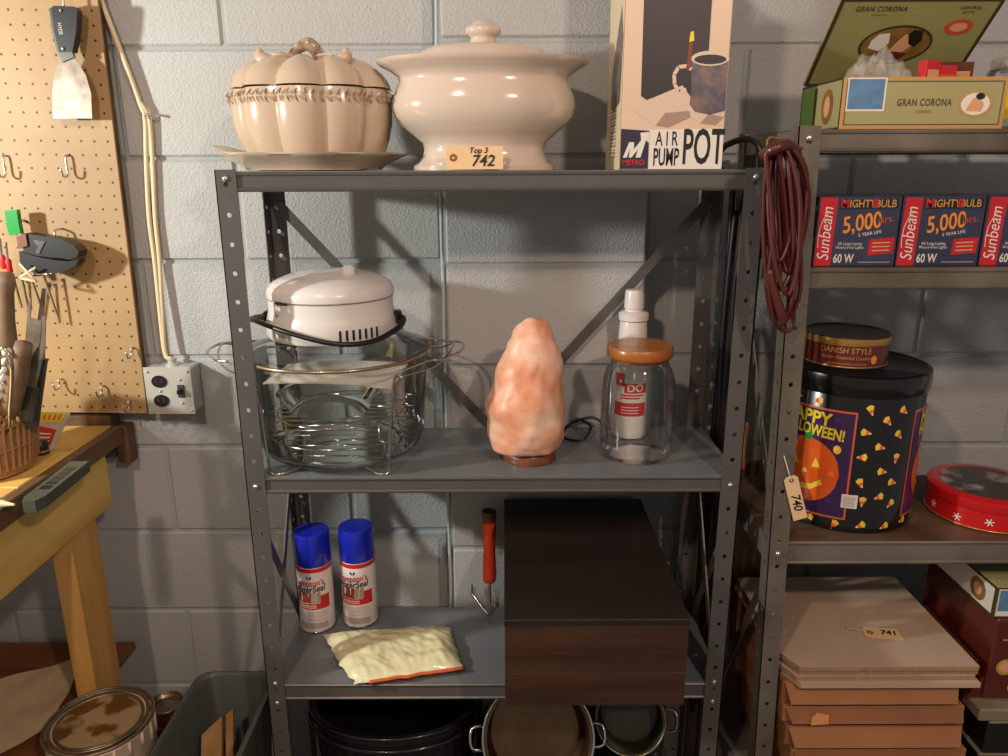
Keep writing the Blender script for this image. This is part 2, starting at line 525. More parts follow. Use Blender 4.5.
bb = MB(); bb.bbox((XB - .050, .80, 0), (XB - .008, .895, ZB - .1555), .002); bb.build('leg', 'wood_leg', bench)
bb = MB(); bb.bbox((-2.45, 1.571, .90), (-.862, 1.612, .998), .002); bb.build('back_rail', 'wood_b', bench)
bb = MB(); bb.bbox((-.860, 1.575, .885), (-.832, 1.612, .972), .002); bb.build('back_block', 'wood_b', bench)
M['wood_low'] = mat('brown_lower_board', (150, 96, 52), .6, noise_s=14, rgb2=(118, 70, 36), stretch=(.2, 1, 1))
bb = MB(); bb.bbox((-2.45, .95, .392), (XB - .060, 1.60, .412), .002); bb.build('lower_shelf', 'wood_low', bench)
# ================================================================== top shelf of the dark rack
ZT = 1.5145
M['cream'] = mat('cream_glazed_ceramic', (202, 180, 154), .22, coat=.6, noise_s=5, noise_a=.08)
M['cream_dark'] = mat('brown_washed_glaze', (192, 166, 138), .22, coat=.6, noise_s=90, rgb2=(124, 98, 74))
M['ironstone'] = mat('white_glazed_ceramic', (212, 194, 176), .14, coat=.8)
# --- oval leaf plate
PX, PYc = -.335, 1.400
plate = thing('leaf_plate', 'cream ceramic leaf shaped plate with upturned tip under the pumpkin tureen', 'plate', (PX, PYc, ZT))
def plate_rf(a, k):
    t = k / 7
    tip = max(0, math.cos(a - math.pi)) ** 10
    return 1 + t * (.035 * math.cos(9 * a) + .05 * tip)
prof = [(.085, 0), (.118, .001), (.122, .006), (.138, .014), (.152, .022), (.165, .027), (.166, .030), (.150, .0255), (.132, .017), (.115, .009), (.02, .0075)]
bb = MB(); bb.lathe(prof, (PX, PYc, ZT), 72, 1, .74, lambda a, k: plate_rf(a, min(k, 7)) if k < 8 else plate_rf(a, 7 - (k - 7) * 2) if k < 10 else 1)
for i, v in enumerate(bb.v):
    d = v.x - PX
    if d < -.13: v.z += (-.13 - d) * .35
bb.build('dish', 'cream', plate, smooth=50)
# --- pumpkin tureen
ZP = ZT + .0085
pum = thing('pumpkin_tureen', 'cream ceramic pumpkin shaped tureen with leaf garland and stem handle', 'tureen', (PX + .004, PYc, ZP))
pc = (PX + .004, PYc, ZP)
def lobes(a, k, n=10, d=.10): return 1 - d * (1 - abs(math.sin(n * a / 2)) ** .7)
A, Bq = 1, .80
prof = [(.104, 0), (.114, .006), (.124, .024), (.132, .046), (.1375, .070), (.139, .092), (.1375, .112), (.134, .124)]
bb = MB(); bb.lathe(prof, pc, 144, A, Bq, lobes, cap1=False)
bb.build('bowl', 'cream', pum, smooth=45)
bb = MB()
prof = [(.1405, .1265), (.1385, .129), (.1335, .142), (.122, .155), (.104, .166), (.080, .1725), (.055, .1735), (.03, .169), (.005, .166)]
bb.lathe(prof, pc, 144, A, Bq, lambda a, k: lobes(a, k, d=.13 if k < 7 else .03), cap0=True)
for v in bb.v:
    a = math.atan2((v.y - pc[1]) / Bq, v.x - pc[0]); q = math.hypot(v.x - pc[0], (v.y - pc[1]) / Bq)
    v.z += .010 * (abs(math.sin(5 * a)) - .6) * max(0, 1 - abs(q - .075) / .06)
lid = bb.build('lid', 'cream', pum, smooth=45)
# leaf garland in low relief
bb = MB()
for i in range(64):
    a = 2 * math.pi * i / 64
    for s in (-1, 1):
        r = .1385 * lobes(a + s * .01, 0) + .0015
        z = .110 + s * .0045
        da = .062
        pts = []
        for (t, h, o) in ((-.5, 0, 0), (0, .0038, .0035), (.5, s * .004, .001), (0, -.0038, .0035)):
            aa = a + t * da; rr = r + o
            pts.append((pc[0] + rr * math.cos(aa), pc[1] + Bq * rr * math.sin(aa), pc[2] + z + h + s * t * .006))
        ctr = (pc[0] + (r + .006) * math.cos(a), pc[1] + Bq * (r + .006) * math.sin(a), pc[2] + z)
        bb.add(pts + [ctr], [(0, 1, 4), (1, 2, 4), (2, 3, 4), (3, 0, 4)])
g = bb.build('leaf_garland', 'cream_dark', pum); g['kind'] = 'stuff'
# stem handle and curled leaves on the lid
bb = MB()
x, y, z = pc[0], pc[1], pc[2]
bb.tube([(x - .036, y - .014, z + .170), (x - .026, y - .014, z + .181), (x - .012, y - .013, z + .194), (x + .002, y - .012, z + .198), (x + .013, y - .01, z + .189), (x + .017, y - .008, z + .174), (x + .016, y - .004, z + .164)],
        [.006, .008, .010, .012, .011, .009, .008], 8, smooth=4)
bb.build('stem_handle', 'cream_dark', lid, smooth=True)
bb = MB()
for sx in (-1, 1):
    cx = x + sx * .071
    bb = MB(); bb.tube([(cx - sx * .012, y - .045, z + .163), (cx, y - .046, z + .175), (cx + sx * .001, y - .047, z + .183), (cx + sx * .004, y - .047, z + .187)], [.015, .011, .006, .002], 8, smooth=3)
    bb.build('lid_leaf', 'cream', lid, smooth=True)
bb = MB(); bb.tube([(x - .02, y - .03, z + .1765), (x - .035, y - .045, z + .176), (x - .05, y - .05, z + .178)], [.004, .006, .002], 6, smooth=3)
bb.build('lid_leaf', 'cream', lid, smooth=True); bb = MB()
bb.tube([(x + .02, y - .03, z + .1765), (x + .038, y - .04, z + .176), (x + .05, y - .055, z + .175)], [.004, .006, .002], 6, smooth=3)
bb.build('lid_leaf', 'cream', lid, smooth=True)
# --- white footed tureen
TX, TY = -.033, 1.378
tur = thing('soup_tureen', 'white glazed footed soup tureen with round knob lid', 'tureen', (TX, TY, ZT))
h, vz = .000424, .000405
pr = [(290, 672), (291, 655), (268, 640), (252, 615), (246, 590), (250, 562), (288, 530), (335, 490), (361, 455), (370, 420), (366, 385), (350, 345), (338, 318), (342, 300), (372, 278), (402, 258), (416, 246), (418, 238), (405, 236), (370, 240), (280, 246), (262, 250)]
prof = [(a * h, (672 - b_) * vz) for a, b_ in pr]
def trf(a, k):
    e = 2.25
    return (abs(math.cos(a)) ** e + abs(math.sin(a)) ** e) ** (-1 / e)
def trf2(a, k):
    s = trf(a, k)
    if 15 <= k <= 19: s *= 1 + .02 * max(0, abs(math.cos(a))) ** 14
    return s
bb = MB(); bb.lathe(prof, (TX, TY, ZT), 72, 1, .70, trf2)
bb.build('bowl', 'ironstone', tur, smooth=50)
pr = [(276, 236), (279, 229), (268, 222), (255, 208), (232, 192), (190, 181), (140, 175), (60, 172), (56, 171)]
bb = MB(); bb.lathe([(a * h, (672 - b_) * vz) for a, b_ in pr], (TX, TY, ZT + .0006), 72, 1, .70, trf)
lid = bb.build('lid', 'ironstone', tur, smooth=50)
pr = [(58, 171), (52, 160), (49, 148), (55, 142), (68, 134), (73, 122), (70, 110), (58, 103), (50, 99), (44, 90), (28, 80), (2, 77)]
bb = MB(); bb.lathe([(a * h, (672 - b_) * vz) for a, b_ in pr], (TX, TY, ZT + .001), 32, 1, .9)
bb.build('knob', 'ironstone', lid, smooth=60)
# --- price tags
M['tagcard'] = mat('buff_tag_card', (232, 196, 148), .75)
M['tagring'] = mat('brown_ring', (140, 80, 52), .7)
def price_tag(label, org, ax0, ax1, W, H, lines, ring=(.012, 0), th=.0006, clip=True):
    """tag lying in ax0 (length) / ax1 plane; org = its centre"""
    org, ax0, ax1 = Vector(org), Vector(ax0).normalized(), Vector(ax1).normalized()
    t = thing('price_tag', label, 'price tag', org - ax1 * H / 2)
    nrm = ax0.cross(ax1)
    c = H * .22
    poly = [(-W / 2, -H / 2 + c), (-W / 2 + c, -H / 2), (W / 2, -H / 2), (W / 2, H / 2), (-W / 2 + c, H / 2), (-W / 2, H / 2 - c)]
    if not clip: poly = [(-W / 2, -H / 2), (W / 2, -H / 2), (W / 2, H / 2), (-W / 2, H / 2)]
    bb = MB(); bb.prism(poly, ax0, ax1, org, -nrm * th); bb.build('card', 'tagcard', t)
    rr = H * .17; rc = (-W / 2 + H * .33, 0)
    bb = MB()
    n = 14; o = ell(rc[0], rc[1], rr, rr, n); i_ = ell(rc[0], rc[1], rr * .35, rr * .35, n)
    bb.add([org + ax0 * p[0] + ax1 * p[1] + nrm * .0005 for p in o + i_], [(i, (i + 1) % n, n + (i + 1) % n, n + i) for i in range(n)])
    bb.build('ring', 'tagring', t, fix=False)
    for (s, size, dx, dy, rot) in lines:
        flat_text(s, size, org + ax0 * dx + ax1 * dy, ax0, ax1, 'ink', t, 'handwriting', rot=rot, shear=.2, lift=.0007, bold=.018)
    return t
p = PY(475, 156.5, TY - .120)
price_tag('buff price tag reading 742 leaning on the white soup tureen', (p.x, TY - .108, ZT + .0195), (1, 0, 0), (0, .12, 1), .092, .036, [('742', .025, .013, -.0055, 0), ('Top 3', .0125, .006, .011, 0)], clip=False)
# --- carton
BXL, BXR, BY0, BY1 = .1885, .3545, 1.275, 1.445
BH = .385
box = thing('pump_pot_carton', 'tall cardboard pump pot carton with a coffee cup picture and big lettering', 'box', ((BXL + BXR) / 2, 1.36, ZT))
M['carton'] = mat('cream_printed_carton', (226, 196, 166), .4, coat=.25)
M['carton_side'] = mat('pale_carton_side', (224, 208, 172), .45)
M['pnavy'] = mat('dark_navy_picture', (40, 33, 38), .45, noise_s=12, noise_a=.2)
M['pgrey'] = mat('mottled_grey_mug', (128, 104, 92), .4, noise_s=60, rgb2=(74, 72, 92), coat=.3)
M['pcloth'] = mat('pale_napkin_print', (222, 196, 170), .4, coat=.3)
M['pfold'] = mat('napkin_fold_print', (166, 138, 118), .4, coat=.3)
bb = MB(); bb.bbox((BXL, BY0, ZT), (BXR, BY1, ZT + BH), .0015); bb.build('body', 'carton', box)
# print on the front; s = metres per photo pixel on this face
W = BXR - BXL
s = W / 105.0
def fr(u, v): return ((u - 620) * s, (167 - v) * s * 1.0)
def FP(pts): return [fr(u, v) for u, v in pts]
org = (BXL, BY0, ZT); ax0 = (1, 0, 0); ax1 = (0, 0, 1)
def pr_(name, m, pts, lift):
    bb = MB(); plane_poly(bb, FP(pts), org, ax0, ax1, lift); return bb.build(name, m, box, fix=False)
pr_('picture_pot', 'pnavy', [(639, 96), (652, 104), (662, 103), (704, 108), (704, -62), (637, -62)], .0004)
pr_('picture_napkin', 'pcloth', [(626, 106), (650, 98), (680, 86), (688, 96), (704, 112), (724, 112), (724, 124), (700, 122), (690, 116), (668, 126), (650, 122)], .0005)
pr_('picture_fold', 'pfold', [(668, 126), (690, 116), (688, 110), (664, 112), (655, 124)], .0006)
pr_('picture_fold', 'pfold', [(700, 122), (708, 113), (724, 116), (716, 124)], .0006)
pr_('picture_mug', 'pgrey', [(687, 62), (724, 62), (724, 110), (709, 114), (694, 111), (688, 104), (689, 85)], .0007)
bb = MB(); plane_poly(bb, FP([(686 + 20 + 19 * math.cos(R(a)), 61 + 7 * math.sin(R(a))) for a in range(0, 360, 18)]), org, ax0, ax1, .0008)
bb.build('picture_mug_rim', 'pcloth', box, fix=False)
bb = MB(); plane_poly(bb, FP([(706 + 16 * math.cos(R(a)), 62 + 4.5 * math.sin(R(a))) for a in range(0, 360, 18)]), org, ax0, ax1, .0009)
bb.build('picture_coffee', 'pnavy', box, fix=False)
bb = MB(); pts = [(688, 71), (683, 68), (675, 69), (671, 76), (672, 85), (677, 92), (684, 90)]
for i in range(len(pts) - 1):
    (u0, v0), (u1, v1) = pts[i], pts[i + 1]
    dx, dy = u1 - u0, v1 - v0; L = math.hypot(dx, dy); nx, ny = -dy / L * 1.8, dx / L * 1.8
    plane_poly(bb, FP([(u0 + nx, v0 + ny), (u1 + nx, v1 + ny), (u1 - nx, v1 - ny), (u0 - nx, v0 - ny)]), org, ax0, ax1, .0008)
bb.build('picture_mug_handle', 'pcloth', box, fix=False)
pr_('picture_stirrer', 'tagring', [(684, 40), (688, 38), (687, 70), (683, 72)], .001)
pr_('picture_stirrer_tip', 'yellow', [(684, 46), (685, 37), (688, 36), (689, 45)], .0011)
pr_('logo_square', 'navy', [(620.5, 127), (649, 129), (649, 166), (620.5, 166)], .0004)
pr_('logo_letter', 'paper', [(623, 155), (629, 140), (634, 140), (634, 147), (641, 138), (640, 131), (649, 130), (649, 141), (646, 138), (641, 155), (636, 155), (638, 147), (632, 155), (629, 155), (630, 146), (627, 155)], .0007)
flat_text('METRO', .0115, Vector(org) + Vector((*[fr(634, 160)[0]], 0, fr(634, 160)[1])), ax0, ax1, 'red', box, bold=.01, sx=.95)
pr_('print_panel', 'paper', [(649.5, 128), (724.5, 127), (724.5, 166.5), (649.5, 166.5)], .0004)
def ft(sx_, size, u, v, **kw):
    q = fr(u, v); flat_text(sx_, size, Vector(org) + Vector((q[0], 0, q[1])), ax0, ax1, 'ink', box, **kw)
ft('A I R', .031, 667, 137.5, sx=.56, bold=.012)
ft('PUMP', .038, 667, 155.5, sx=.44, bold=.02)
ft('POT', .076, 704.5, 146.5, sx=.46, bold=.018)
# left side print: grey spout shape and a barcode
org2 = (BXL, BY1, ZT)
bb = MB(); D = BY1 - BY0
plane_poly(bb, [(.0, 0), (D, 0), (D, BH), (0, BH)], org2, (0, -1, 0), ax1, .0003); bb.build('side_print', 'carton_side', box, fix=False)
bb = MB(); plane_poly(bb, [(.05, .10), (.09, .095), (.15, .105), (.165, .2), (.14, .25), (.08, .19), (.05, .15)], org2, (0, -1, 0), ax1, .0006)
bb.build('picture_spout', 'pgrey', box, fix=False)
bb = MB()
for i in range(14):
    z0 = .02 + i * .0056
    plane_poly(bb, [(.05, z0), (.12, z0), (.12, z0 + .002 + .0015 * (i % 2)), (.05, z0 + .002 + .0015 * (i % 2))], org2, (0, -1, 0), ax1, .0006)
bb.build('bar_print', 'pfold', box, fix=False)
# ================================================================== middle shelf
ZM = .9885
OX, OY = -.312, 1.386
oven = thing('convection_oven', 'countertop glass bowl oven with white motor lid on a wire stand', 'oven', (OX, OY, ZM))
prof = [(.02, .0105), (.10, .0105), (.135, .013), (.150, .024), (.157, .045), (.160, .10), (.164, .16), (.166, .188), (.170, .192), (.170, .197), (.163, .1975)]
bb = MB(); bb.lathe(prof, (OX, OY, ZM), 64, cap1=False); bb.build('bowl', 'glass2', oven, smooth=40)
prof = [(.168, .199), (.1715, .201), (.1715, .209), (.165, .2115), (.150, .2165), (.13, .2265), (.112, .234)]
bb = MB(); bb.lathe(prof, (OX, OY, ZM), 64, cap0=False, cap1=False); gl = bb.build('glass_lid', 'glass2', oven, smooth=40)
M['goldband'] = mat('bronze_rim', (172, 146, 112), .25, .7)
bb = MB(); bb.tube([(OX + .1722 * math.cos(R(a)), OY + .1722 * math.sin(R(a)), ZM + .203) for a in range(0, 360, 6)], .0033, 8, closed=True); bb.build('rim_band', 'goldband', gl, smooth=True)
# motor head
hx, hy = OX - .006, OY
prof = [(.116, .2345), (.119, .240), (.119, .262), (.1155, .274), (.113, .284), (.113, .304), (.1145, .3045)]
bb = MB(); bb.lathe(prof, (hx, hy, ZM), 64); hd = bb.build('motor_head', 'white', oven, smooth=40)
prof = [(.1125, .3055), (.1145, .307), (.1145, .318), (.110, .327), (.098, .335), (.078, .343), (.05, .349), (.02, .352), (.002, .3525)]
bb = MB(); bb.lathe(prof, (hx, hy, ZM), 64, cap0=True); bb.build('top_cover', 'white', oven, smooth=40)
M['palegrey'] = mat('pale_grey_plastic', (196, 196, 194), .4)
bb = MB(); bb.bbox((hx + .028, hy - .030, ZM + .340), (hx + .050, hy - .010, ZM + .362), .004); bb.build('latch', 'white', oven)
bb = MB(); bb.tube([(hx - .075, hy - .045, ZM + .336), (hx - .055, hy - .06, ZM + .3385), (hx - .03, hy - .068, ZM + .3395)], .004, 6, smooth=3); bb.build('logo_badge', 'palegrey', oven, smooth=True)
for i in range(7):
    a = R(-72 + i * 5.6)
    rad = .1187; p0 = Vector((hx + rad * math.cos(a), hy + rad * math.sin(a), ZM + .2425))
    bb = MB(); bb.tube([p0, p0 + Vector((0, 0, .018))], .0024, 6); bb.build('vent_slot', 'black', hd)
a = R(-133); p0 = Vector((hx + .1128 * math.cos(a), hy + .1128 * math.sin(a), ZM + .288))
bb = MB(); bb.tube([p0 + Vector((-.0, 0, -.008)), p0 + Vector((0, 0, .012))], .004, 8); bb.build('indicator', 'palegrey', hd, smooth=True)
a = R(-125); p0 = Vector((hx + .1135 * math.cos(a), hy + .1135 * math.sin(a), ZM + .305))
bb = MB(); bb.tube([p0 + Vector((-.012, .006, 0)), p0 + Vector((.012, -.006, 0))], .003, 6); bb.build('latch_gap', 'dgrey', hd)
# bail handle folded down over the front
bb = MB()
Q = [(hx + .120, hy + .01, .262), (hx + .132, hy - .012, .262), (hx + .127, hy - .05, .252), (hx + .088, hy - .105, .240), (hx + .03, hy - .133, .243), (hx - .05, hy - .128, .262), (hx - .116, hy - .085, .274), (hx - .136, hy - .04, .268), (hx - .120, hy + .0, .266)]
bb.tube([(x, y, ZM + z) for x, y, z in Q], [.006, .0065, .0052, .0048, .0045, .0045, .0045, .006, .006], 8, smooth=5)
bb.build('bail_handle', 'black', oven, smooth=True)
for sx in (-1, 1):
    bb = MB(); bb.bbox((hx + sx * .112, hy - .012, ZM + .252), (hx + sx * .128, hy + .012, ZM + .276), .004); bb.build('handle_pivot', 'black', oven)
# wire stand
def pol(r, a, z): return (OX + r * math.cos(R(a)), OY + r * math.sin(R(a)), ZM + z)
for sd in (0, 180):
    out = .235
    Q = [pol(.10, sd - 62, .006), pol(.15, sd - 56, .003), pol(.163, sd - 50, .004), pol(.167, sd - 50, .03), pol(.169, sd - 48, .10), pol(.1755, sd - 46, .175), pol(.185, sd - 42, .192), pol(.195, sd - 26, .200), pol(.215, sd - 20, .200), pol(out, sd - 8, .206), pol(out, sd + 8, .206), pol(.215, sd + 20, .200), pol(.195, sd + 26, .200), pol(.185, sd + 42, .192),
         pol(.1755, sd + 46, .175), pol(.169, sd + 48, .10), pol(.167, sd + 50, .03), pol(.163, sd + 50, .004), pol(.15, sd + 56, .003), pol(.10, sd + 62, .006)]
    bb = MB(); bb.tube(Q, .0024, 7, smooth=4); bb.build('stand_wire', 'chrome', oven, smooth=True)
    bb = MB(); bb.tube([pol(.176, sd - 44, .180), pol(.200, sd - 24, .186), pol(.213, sd - 13, .200), pol(.218, sd, .212), pol(.213, sd + 13, .200), pol(.200, sd + 24, .186), pol(.176, sd + 44, .180)], .002, 6, smooth=4); bb.build('stand_loop', 'chrome', oven, smooth=True)
# racks lying inside
for (zr, rr) in ((.050, .135), (.085, .12)):
    bb = MB()
    bb.tube([pol(rr, a, zr) for a in range(0, 360, 12)], .0016, 6, closed=True)
    for i in range(-4, 5):
        yv = i * rr / 5; xv = math.sqrt(rr * rr - yv * yv)
        bb.tube([(OX - xv, OY + yv, ZM + zr), (OX + xv, OY + yv, ZM + zr)], .0012, 5)
    for a in (45, 135, 225, 315):
        bb.tube([pol(rr, a, zr), pol(rr * .98, a, .0185)], .0016, 5)
    bb.build('wire_rack', 'chrome', oven, smooth=True)
# glass dish and a folded booklet inside the bowl
dish = thing('glass_pie_dish', 'clear glass dish standing on the wire rack inside the oven bowl', 'dish', (OX - .03, OY, ZM + .087))
prof = [(.05, .0), (.075, .002), (.088, .018), (.094, .034), (.098, .036)]
bb = MB(); bb.lathe(prof, (OX - .02, OY - .005, ZM + .0872), 48, cap1=False); bb.build('bowl', 'glass2', dish, smooth=40)
bk = MB()
def bkf(s, t):
    x = -.130 + .235 * s; y = -.055 + .105 * t
    return (OX + x + .02 * t, OY + y, ZM + .151 + .010 * t + .006 * math.sin(s * 3.0) - .012 * (1 - t) * s)
bk.grid(14, 6, bkf); n = len(bk.v)
bk.v += [v - Vector((0, 0, .0015)) for v in bk.v]; bk.f += [[i + n for i in q][::-1] for q in bk.f]; bk.fm += [0] * (len(bk.f) // 2)
book = tag(bk.build('folded_booklet', 'paper', None, smooth=True), 'white folded instruction booklet lying inside the glass oven bowl', 'booklet')
# --- salt lamp
LX, LY = .0455, 1.345
lamp = thing('salt_lamp', 'pink orange rough salt rock lamp on a wooden foot', 'lamp', (LX, LY, ZM))
M['salt'] = mat('salt_crystal', (228, 156, 118), .42, noise_s=17, rgb2=(250, 214, 188), sss=.18, bump_s=45, bump=.35, bump_d=.004, contrast=(.42, .74))
M['lampwood'] = mat('red_brown_wood', (132, 74, 48), .4, noise_s=30, noise_a=.3, coat=.2)
bb = MB()
prof = [(.050, .018), (.066, .026), (.073, .045), (.0755, .070), (.0735, .10), (.069, .130), (.064, .160), (.057, .190), (.047, .218), (.036, .243), (.027, .258), (.016, .266), (.003, .268)]
fine = []
for i in range(len(prof) - 1):
    for k in range(4):
        t = k / 4; fine.append((prof[i][0] * (1 - t) + prof[i + 1][0] * t, prof[i][1] * (1 - t) + prof[i + 1][1] * t))
fine.append(prof[-1])
bb.lathe(fine, (LX, LY, ZM), 56)
for v in bb.v:
    p = v - Vector((LX, LY, ZM))
    d = Vector((p.x, p.y, 0)); L = d.length
    cell = noise.cell_vector(p * 1) if False else None
    nz = noise.noise(p * 22) * .0075 + noise.noise(p * 60 + Vector((3, 1, 7))) * .0016 + abs(noise.noise(p * 34 + Vector((9, 2, 4)))) * -.004
    if L > 1e-5:
        v += d.normalized() * nz * min(1, L / .03)
    v.x += .008 * (p.z / .26) ** 2 - .006 * math.sin(p.z * 14)
    v.z += noise.noise(Vector((p.x * 40, p.y * 40, 2))) * .006 * (p.z / .26) ** 3
bb.build('salt_rock', 'salt', lamp, smooth=True)
bb = MB(); bb.lathe([(.050, 0), (.051, .003), (.049, .016), (.046, .019), (.02, .019)], (LX + .002, LY, ZM), 40); bb.build('foot', 'lampwood', lamp, smooth=40)
bb = MB(); Q = [(LX + .045, LY + .03, ZM + .006), (LX + .06, LY + .09, ZM + .004), (LX + .10, LY + .13, ZM + .03), (LX + .13, LY + .11, ZM + .022), (LX + .11, LY + .075, ZM + .006), (LX + .075, LY + .10, ZM + .004), (LX + .09, LY + .14, ZM + .016), (LX + .14, LY + .15, ZM + .028), (LX + .17, LY + .14, ZM + .004)]
bb.tube(Q, .003, 6, smooth=5); bb.build('cord', 'black', lamp, smooth=True)
# --- glass jar
JX, JY = .252, 1.362
jar = thing('glass_jar', 'clear glass jar with a flat honey coloured wooden lid', 'jar', (JX, JY, ZM))
prof = [(.01, .001), (.058, 0), (.064, .004), (.0675, .014), (.068, .03), (.068, .12), (.0665, .150), (.060, .170), (.054, .178), (.053, .188), (.055, .192), (.051, .1925)]
bb = MB(); bb.lathe(prof, (JX, JY, ZM), 56, cap1=False); bb.build('body', 'glass', jar, smooth=40)
M['honey'] = mat('honey_wood', (176, 106, 44), .35, noise_s=18, rgb2=(146, 82, 32), stretch=(.3, 1, 1), coat=.3)
bb = MB(); bb.lathe([(.049, .186), (.049, .193), (.058, .1935), (.0605, .197), (.0605, .211), (.058, .2145), (.02, .2145)], (JX, JY, ZM), 48); bb.build('lid', 'honey', jar, smooth=40)
# --- white squeeze bottle behind the jar
SX, SY = .256, 1.470
sb = thing('cleaner_bottle', 'white plastic bottle with a red and white label behind the glass jar', 'bottle', (SX, SY, ZM))
prof = [(.030, 0), (.034, .002), (.036, .008), (.036, .135), (.034, .150), (.031, .17), (.0285, .20), (.0265, .236), (.026, .238)]
bb = MB(); bb.lathe(prof, (SX, SY, ZM), 40); bb.build('body', 'white', sb, smooth=40)
bb = MB(); bb.lathe([(.0275, .239), (.0295, .241), (.0295, .253), (.026, .256), (.018, .258), (.0175, .262), (.0195, .264), (.0185, .292), (.0165, .299), (.006, .3005)], (SX, SY, ZM), 24); bb.build('cap', 'white', sb, smooth=40)
c = (SX, SY, ZM); th = math.atan2(-SY, -SX)
bb = MB(); cyl_rect(bb, -.034, .034, .045, .140, c, .036, th); bb.build('label', 'paper', sb, fix=False)
bb = MB(); cyl_rect(bb, -.034, .034, .050, .078, c, .036, th, .0006); cyl_rect(bb, -.034, -.012, .112, .138, c, .036, th, .0006); cyl_rect(bb, -.012, .034, .098, .118, c, .036, th, .0006); bb.build('label_band', 'red', sb, fix=False)
cyl_text('DO', .021, c, .036, th, .010, .108, 'paper', sb, bold=.02, lift=.0014)
for z, wv in ((.092, .026), (.086, .022)):
    bb = MB(); cyl_rect(bb, -.02, -.02 + wv * 1.8, z, z + .0032, c, .036, th, .0009); bb.build('label_line', 'red', sb, fix=False)
for z in (.056, .062, .068):
    bb = MB(); cyl_rect(bb, -.018, .018, z, z + .0016, c, .036, th, .0010); bb.build('label_line', 'paper', sb, fix=False)
# ================================================================== bottom shelf
Z3 = .5575
M['canwhite'] = mat('white_can_print', (232, 222, 214), .3, coat=.3)
M['canpink'] = mat('pale_red_print', (226, 96, 84), .4)
M['deckred'] = mat('red_brown_plank_print', (150, 62, 44), .45)
M['deckgrey'] = mat('weathered_plank_print', (170, 156, 132), .45)
M['fade'] = mat('pale_grey_lettering', (186, 170, 164), .5)
def spray_can(label, x, y, turn):
    t = thing('spray_can', label, 'spray can', (x, y, Z3), 'water sealer cans')
    c = (x, y, Z3); r = .0372
    bb = MB(); bb.lathe([(.034, .0), (.037, .002), (r, .005), (r, .150), (.036, .154), (.033, .158)], c, 40); bb.build('body', 'canwhite', t, smooth=40)
    bb = MB(); bb.lathe([(.0374, .156), (.0381, .158), (.0372, .222), (.0352, .2265), (.02, .2275)], c, 40); bb.build('cap', 'blue', t, smooth=40)
    bb = MB(); bb.tube([(x + .0365 * math.cos(R(a)), y + .0365 * math.sin(R(a)), Z3 + .003) for a in range(0, 360, 12)], .0018, 6, closed=True); bb.build('bottom_rim', 'chrome', t, smooth=True)
    th = math.atan2(-y, -x) + turn
    bb = MB(); cyl_rect(bb, -.115, .115, .1445, .154, c, r, th, n=48); bb.build('red_band', 'red', t, fix=False)
    bb = MB(); cyl_rect(bb, -.035, .042, .058, .072, c, r, th, .0004); cyl_rect(bb, .020, .042, .072, .090, c, r, th, .0004); bb.build('red_label', 'red', t, fix=False)
    bb = MB(); 
    for (x0, x1) in ((-.030, -.014), (-.014, .001)): cyl_poly(bb, [(x0, .074), (x1, .073), (x1 + .002, .098), (x0, .096)], c, r, th, .0009)
    bb.build('plank_print', 'deckred', t, fix=False)
    bb = MB()
    for (x0, x1) in ((.001, .012), (.012, .022)): cyl_poly(bb, [(x0, .073), (x1 - .001, .074), (x1, .099), (x0 + .002, .098)], c, r, th, .0009)
    bb.build('plank_print', 'deckgrey', t, fix=False)
    cyl_text("Thompson's", .0195, c, r, th, -.006, .1195, 'red', t, rot=.06, bold=.018, sx=.78)
    cyl_text('WaterSeal', .0205, c, r, th, -.004, .105, 'navy', t, rot=.08, bold=.02, shear=.25, sx=.82)
    bb = MB()
    for s in (-1, 1): cyl_poly(bb, [(s * .001, .1285), (s * .006, .133), (s * .004, .138), (s * .001, .133)], c, r, th, .0008)
    bb.build('leaf_mark', 'ink', t, fix=False)
    bb = MB()
    for z in (.062, .0665): cyl_rect(bb, -.028, .012, z, z + .002, c, r, th, .001)
    bb.build('label_line', 'canwhite', t, fix=False)
    bb = MB()
    for z in (.050, .045, .040, .033): cyl_rect(bb, -.010, .034, z, z + .0014, c, r, th, .0006)
    cyl_rect(bb, -.03, -.016, .046, .048, c, r, th, .0006)
    bb.build('small_print', 'fade', t, fix=False)
    bb = MB(); cyl_rect(bb, -.03, .034, .012, .026, c, r, th, .0006); bb.build('grey_panel', 'fade', t, fix=False)
spray_can('blue capped water sealer spray can beside the front corner post', -.408, 1.452, R(-20))
spray_can('blue capped water sealer spray can farther from the corner post', -.318, 1.470, R(-20))
# --- cream packet
M['packet'] = mat('cream_plastic_packet', (232, 224, 176), .38, noise_s=12, noise_a=.08, bump_s=30, bump=.25, bump_d=.006, coat=.2)
M['packet_red'] = mat('orange_packet_edge', (214, 96, 52), .45)
c00, c10, c11, c01 = [PZ(u, v, Z3 + .012) for u, v in ((352, 684), (462, 668), (449, 627), (322, 634))]
def pk(s, t, top):
    p = c00.lerp(c10, s).lerp(c01.lerp(c11, s), t)
    e = min(1, min(s, 1 - s) * 7) * min(1, min(t, 1 - t) * 5)
    e = e ** .5
    hgt = e * (.020 + .003 * noise.noise((s * 22 + t * 6, t * 13, 9)) + .005 * noise.noise((s * 4, t * 3, 1)) + .004 * noise.noise((s * 9, t * 8, 5)) + .004 * abs(noise.noise((s * 6 + t * 5, s * 2, 8))))
    jag = .006 * noise.noise((s * 9, t * 9, 3)) * (1 - e)
    return (p.x + jag + (.008 * noise.noise((t * 7, 4, 4)) if s < .08 else 0), p.y + jag, Z3 + .012 + (hgt if top else -.0115 * e))
pkt = thing('plastic_packet', 'crumpled cream plastic packet with an orange edge lying on the shelf', 'packet', (c00.lerp(c11, .5).x, c00.lerp(c11, .5).y, Z3))
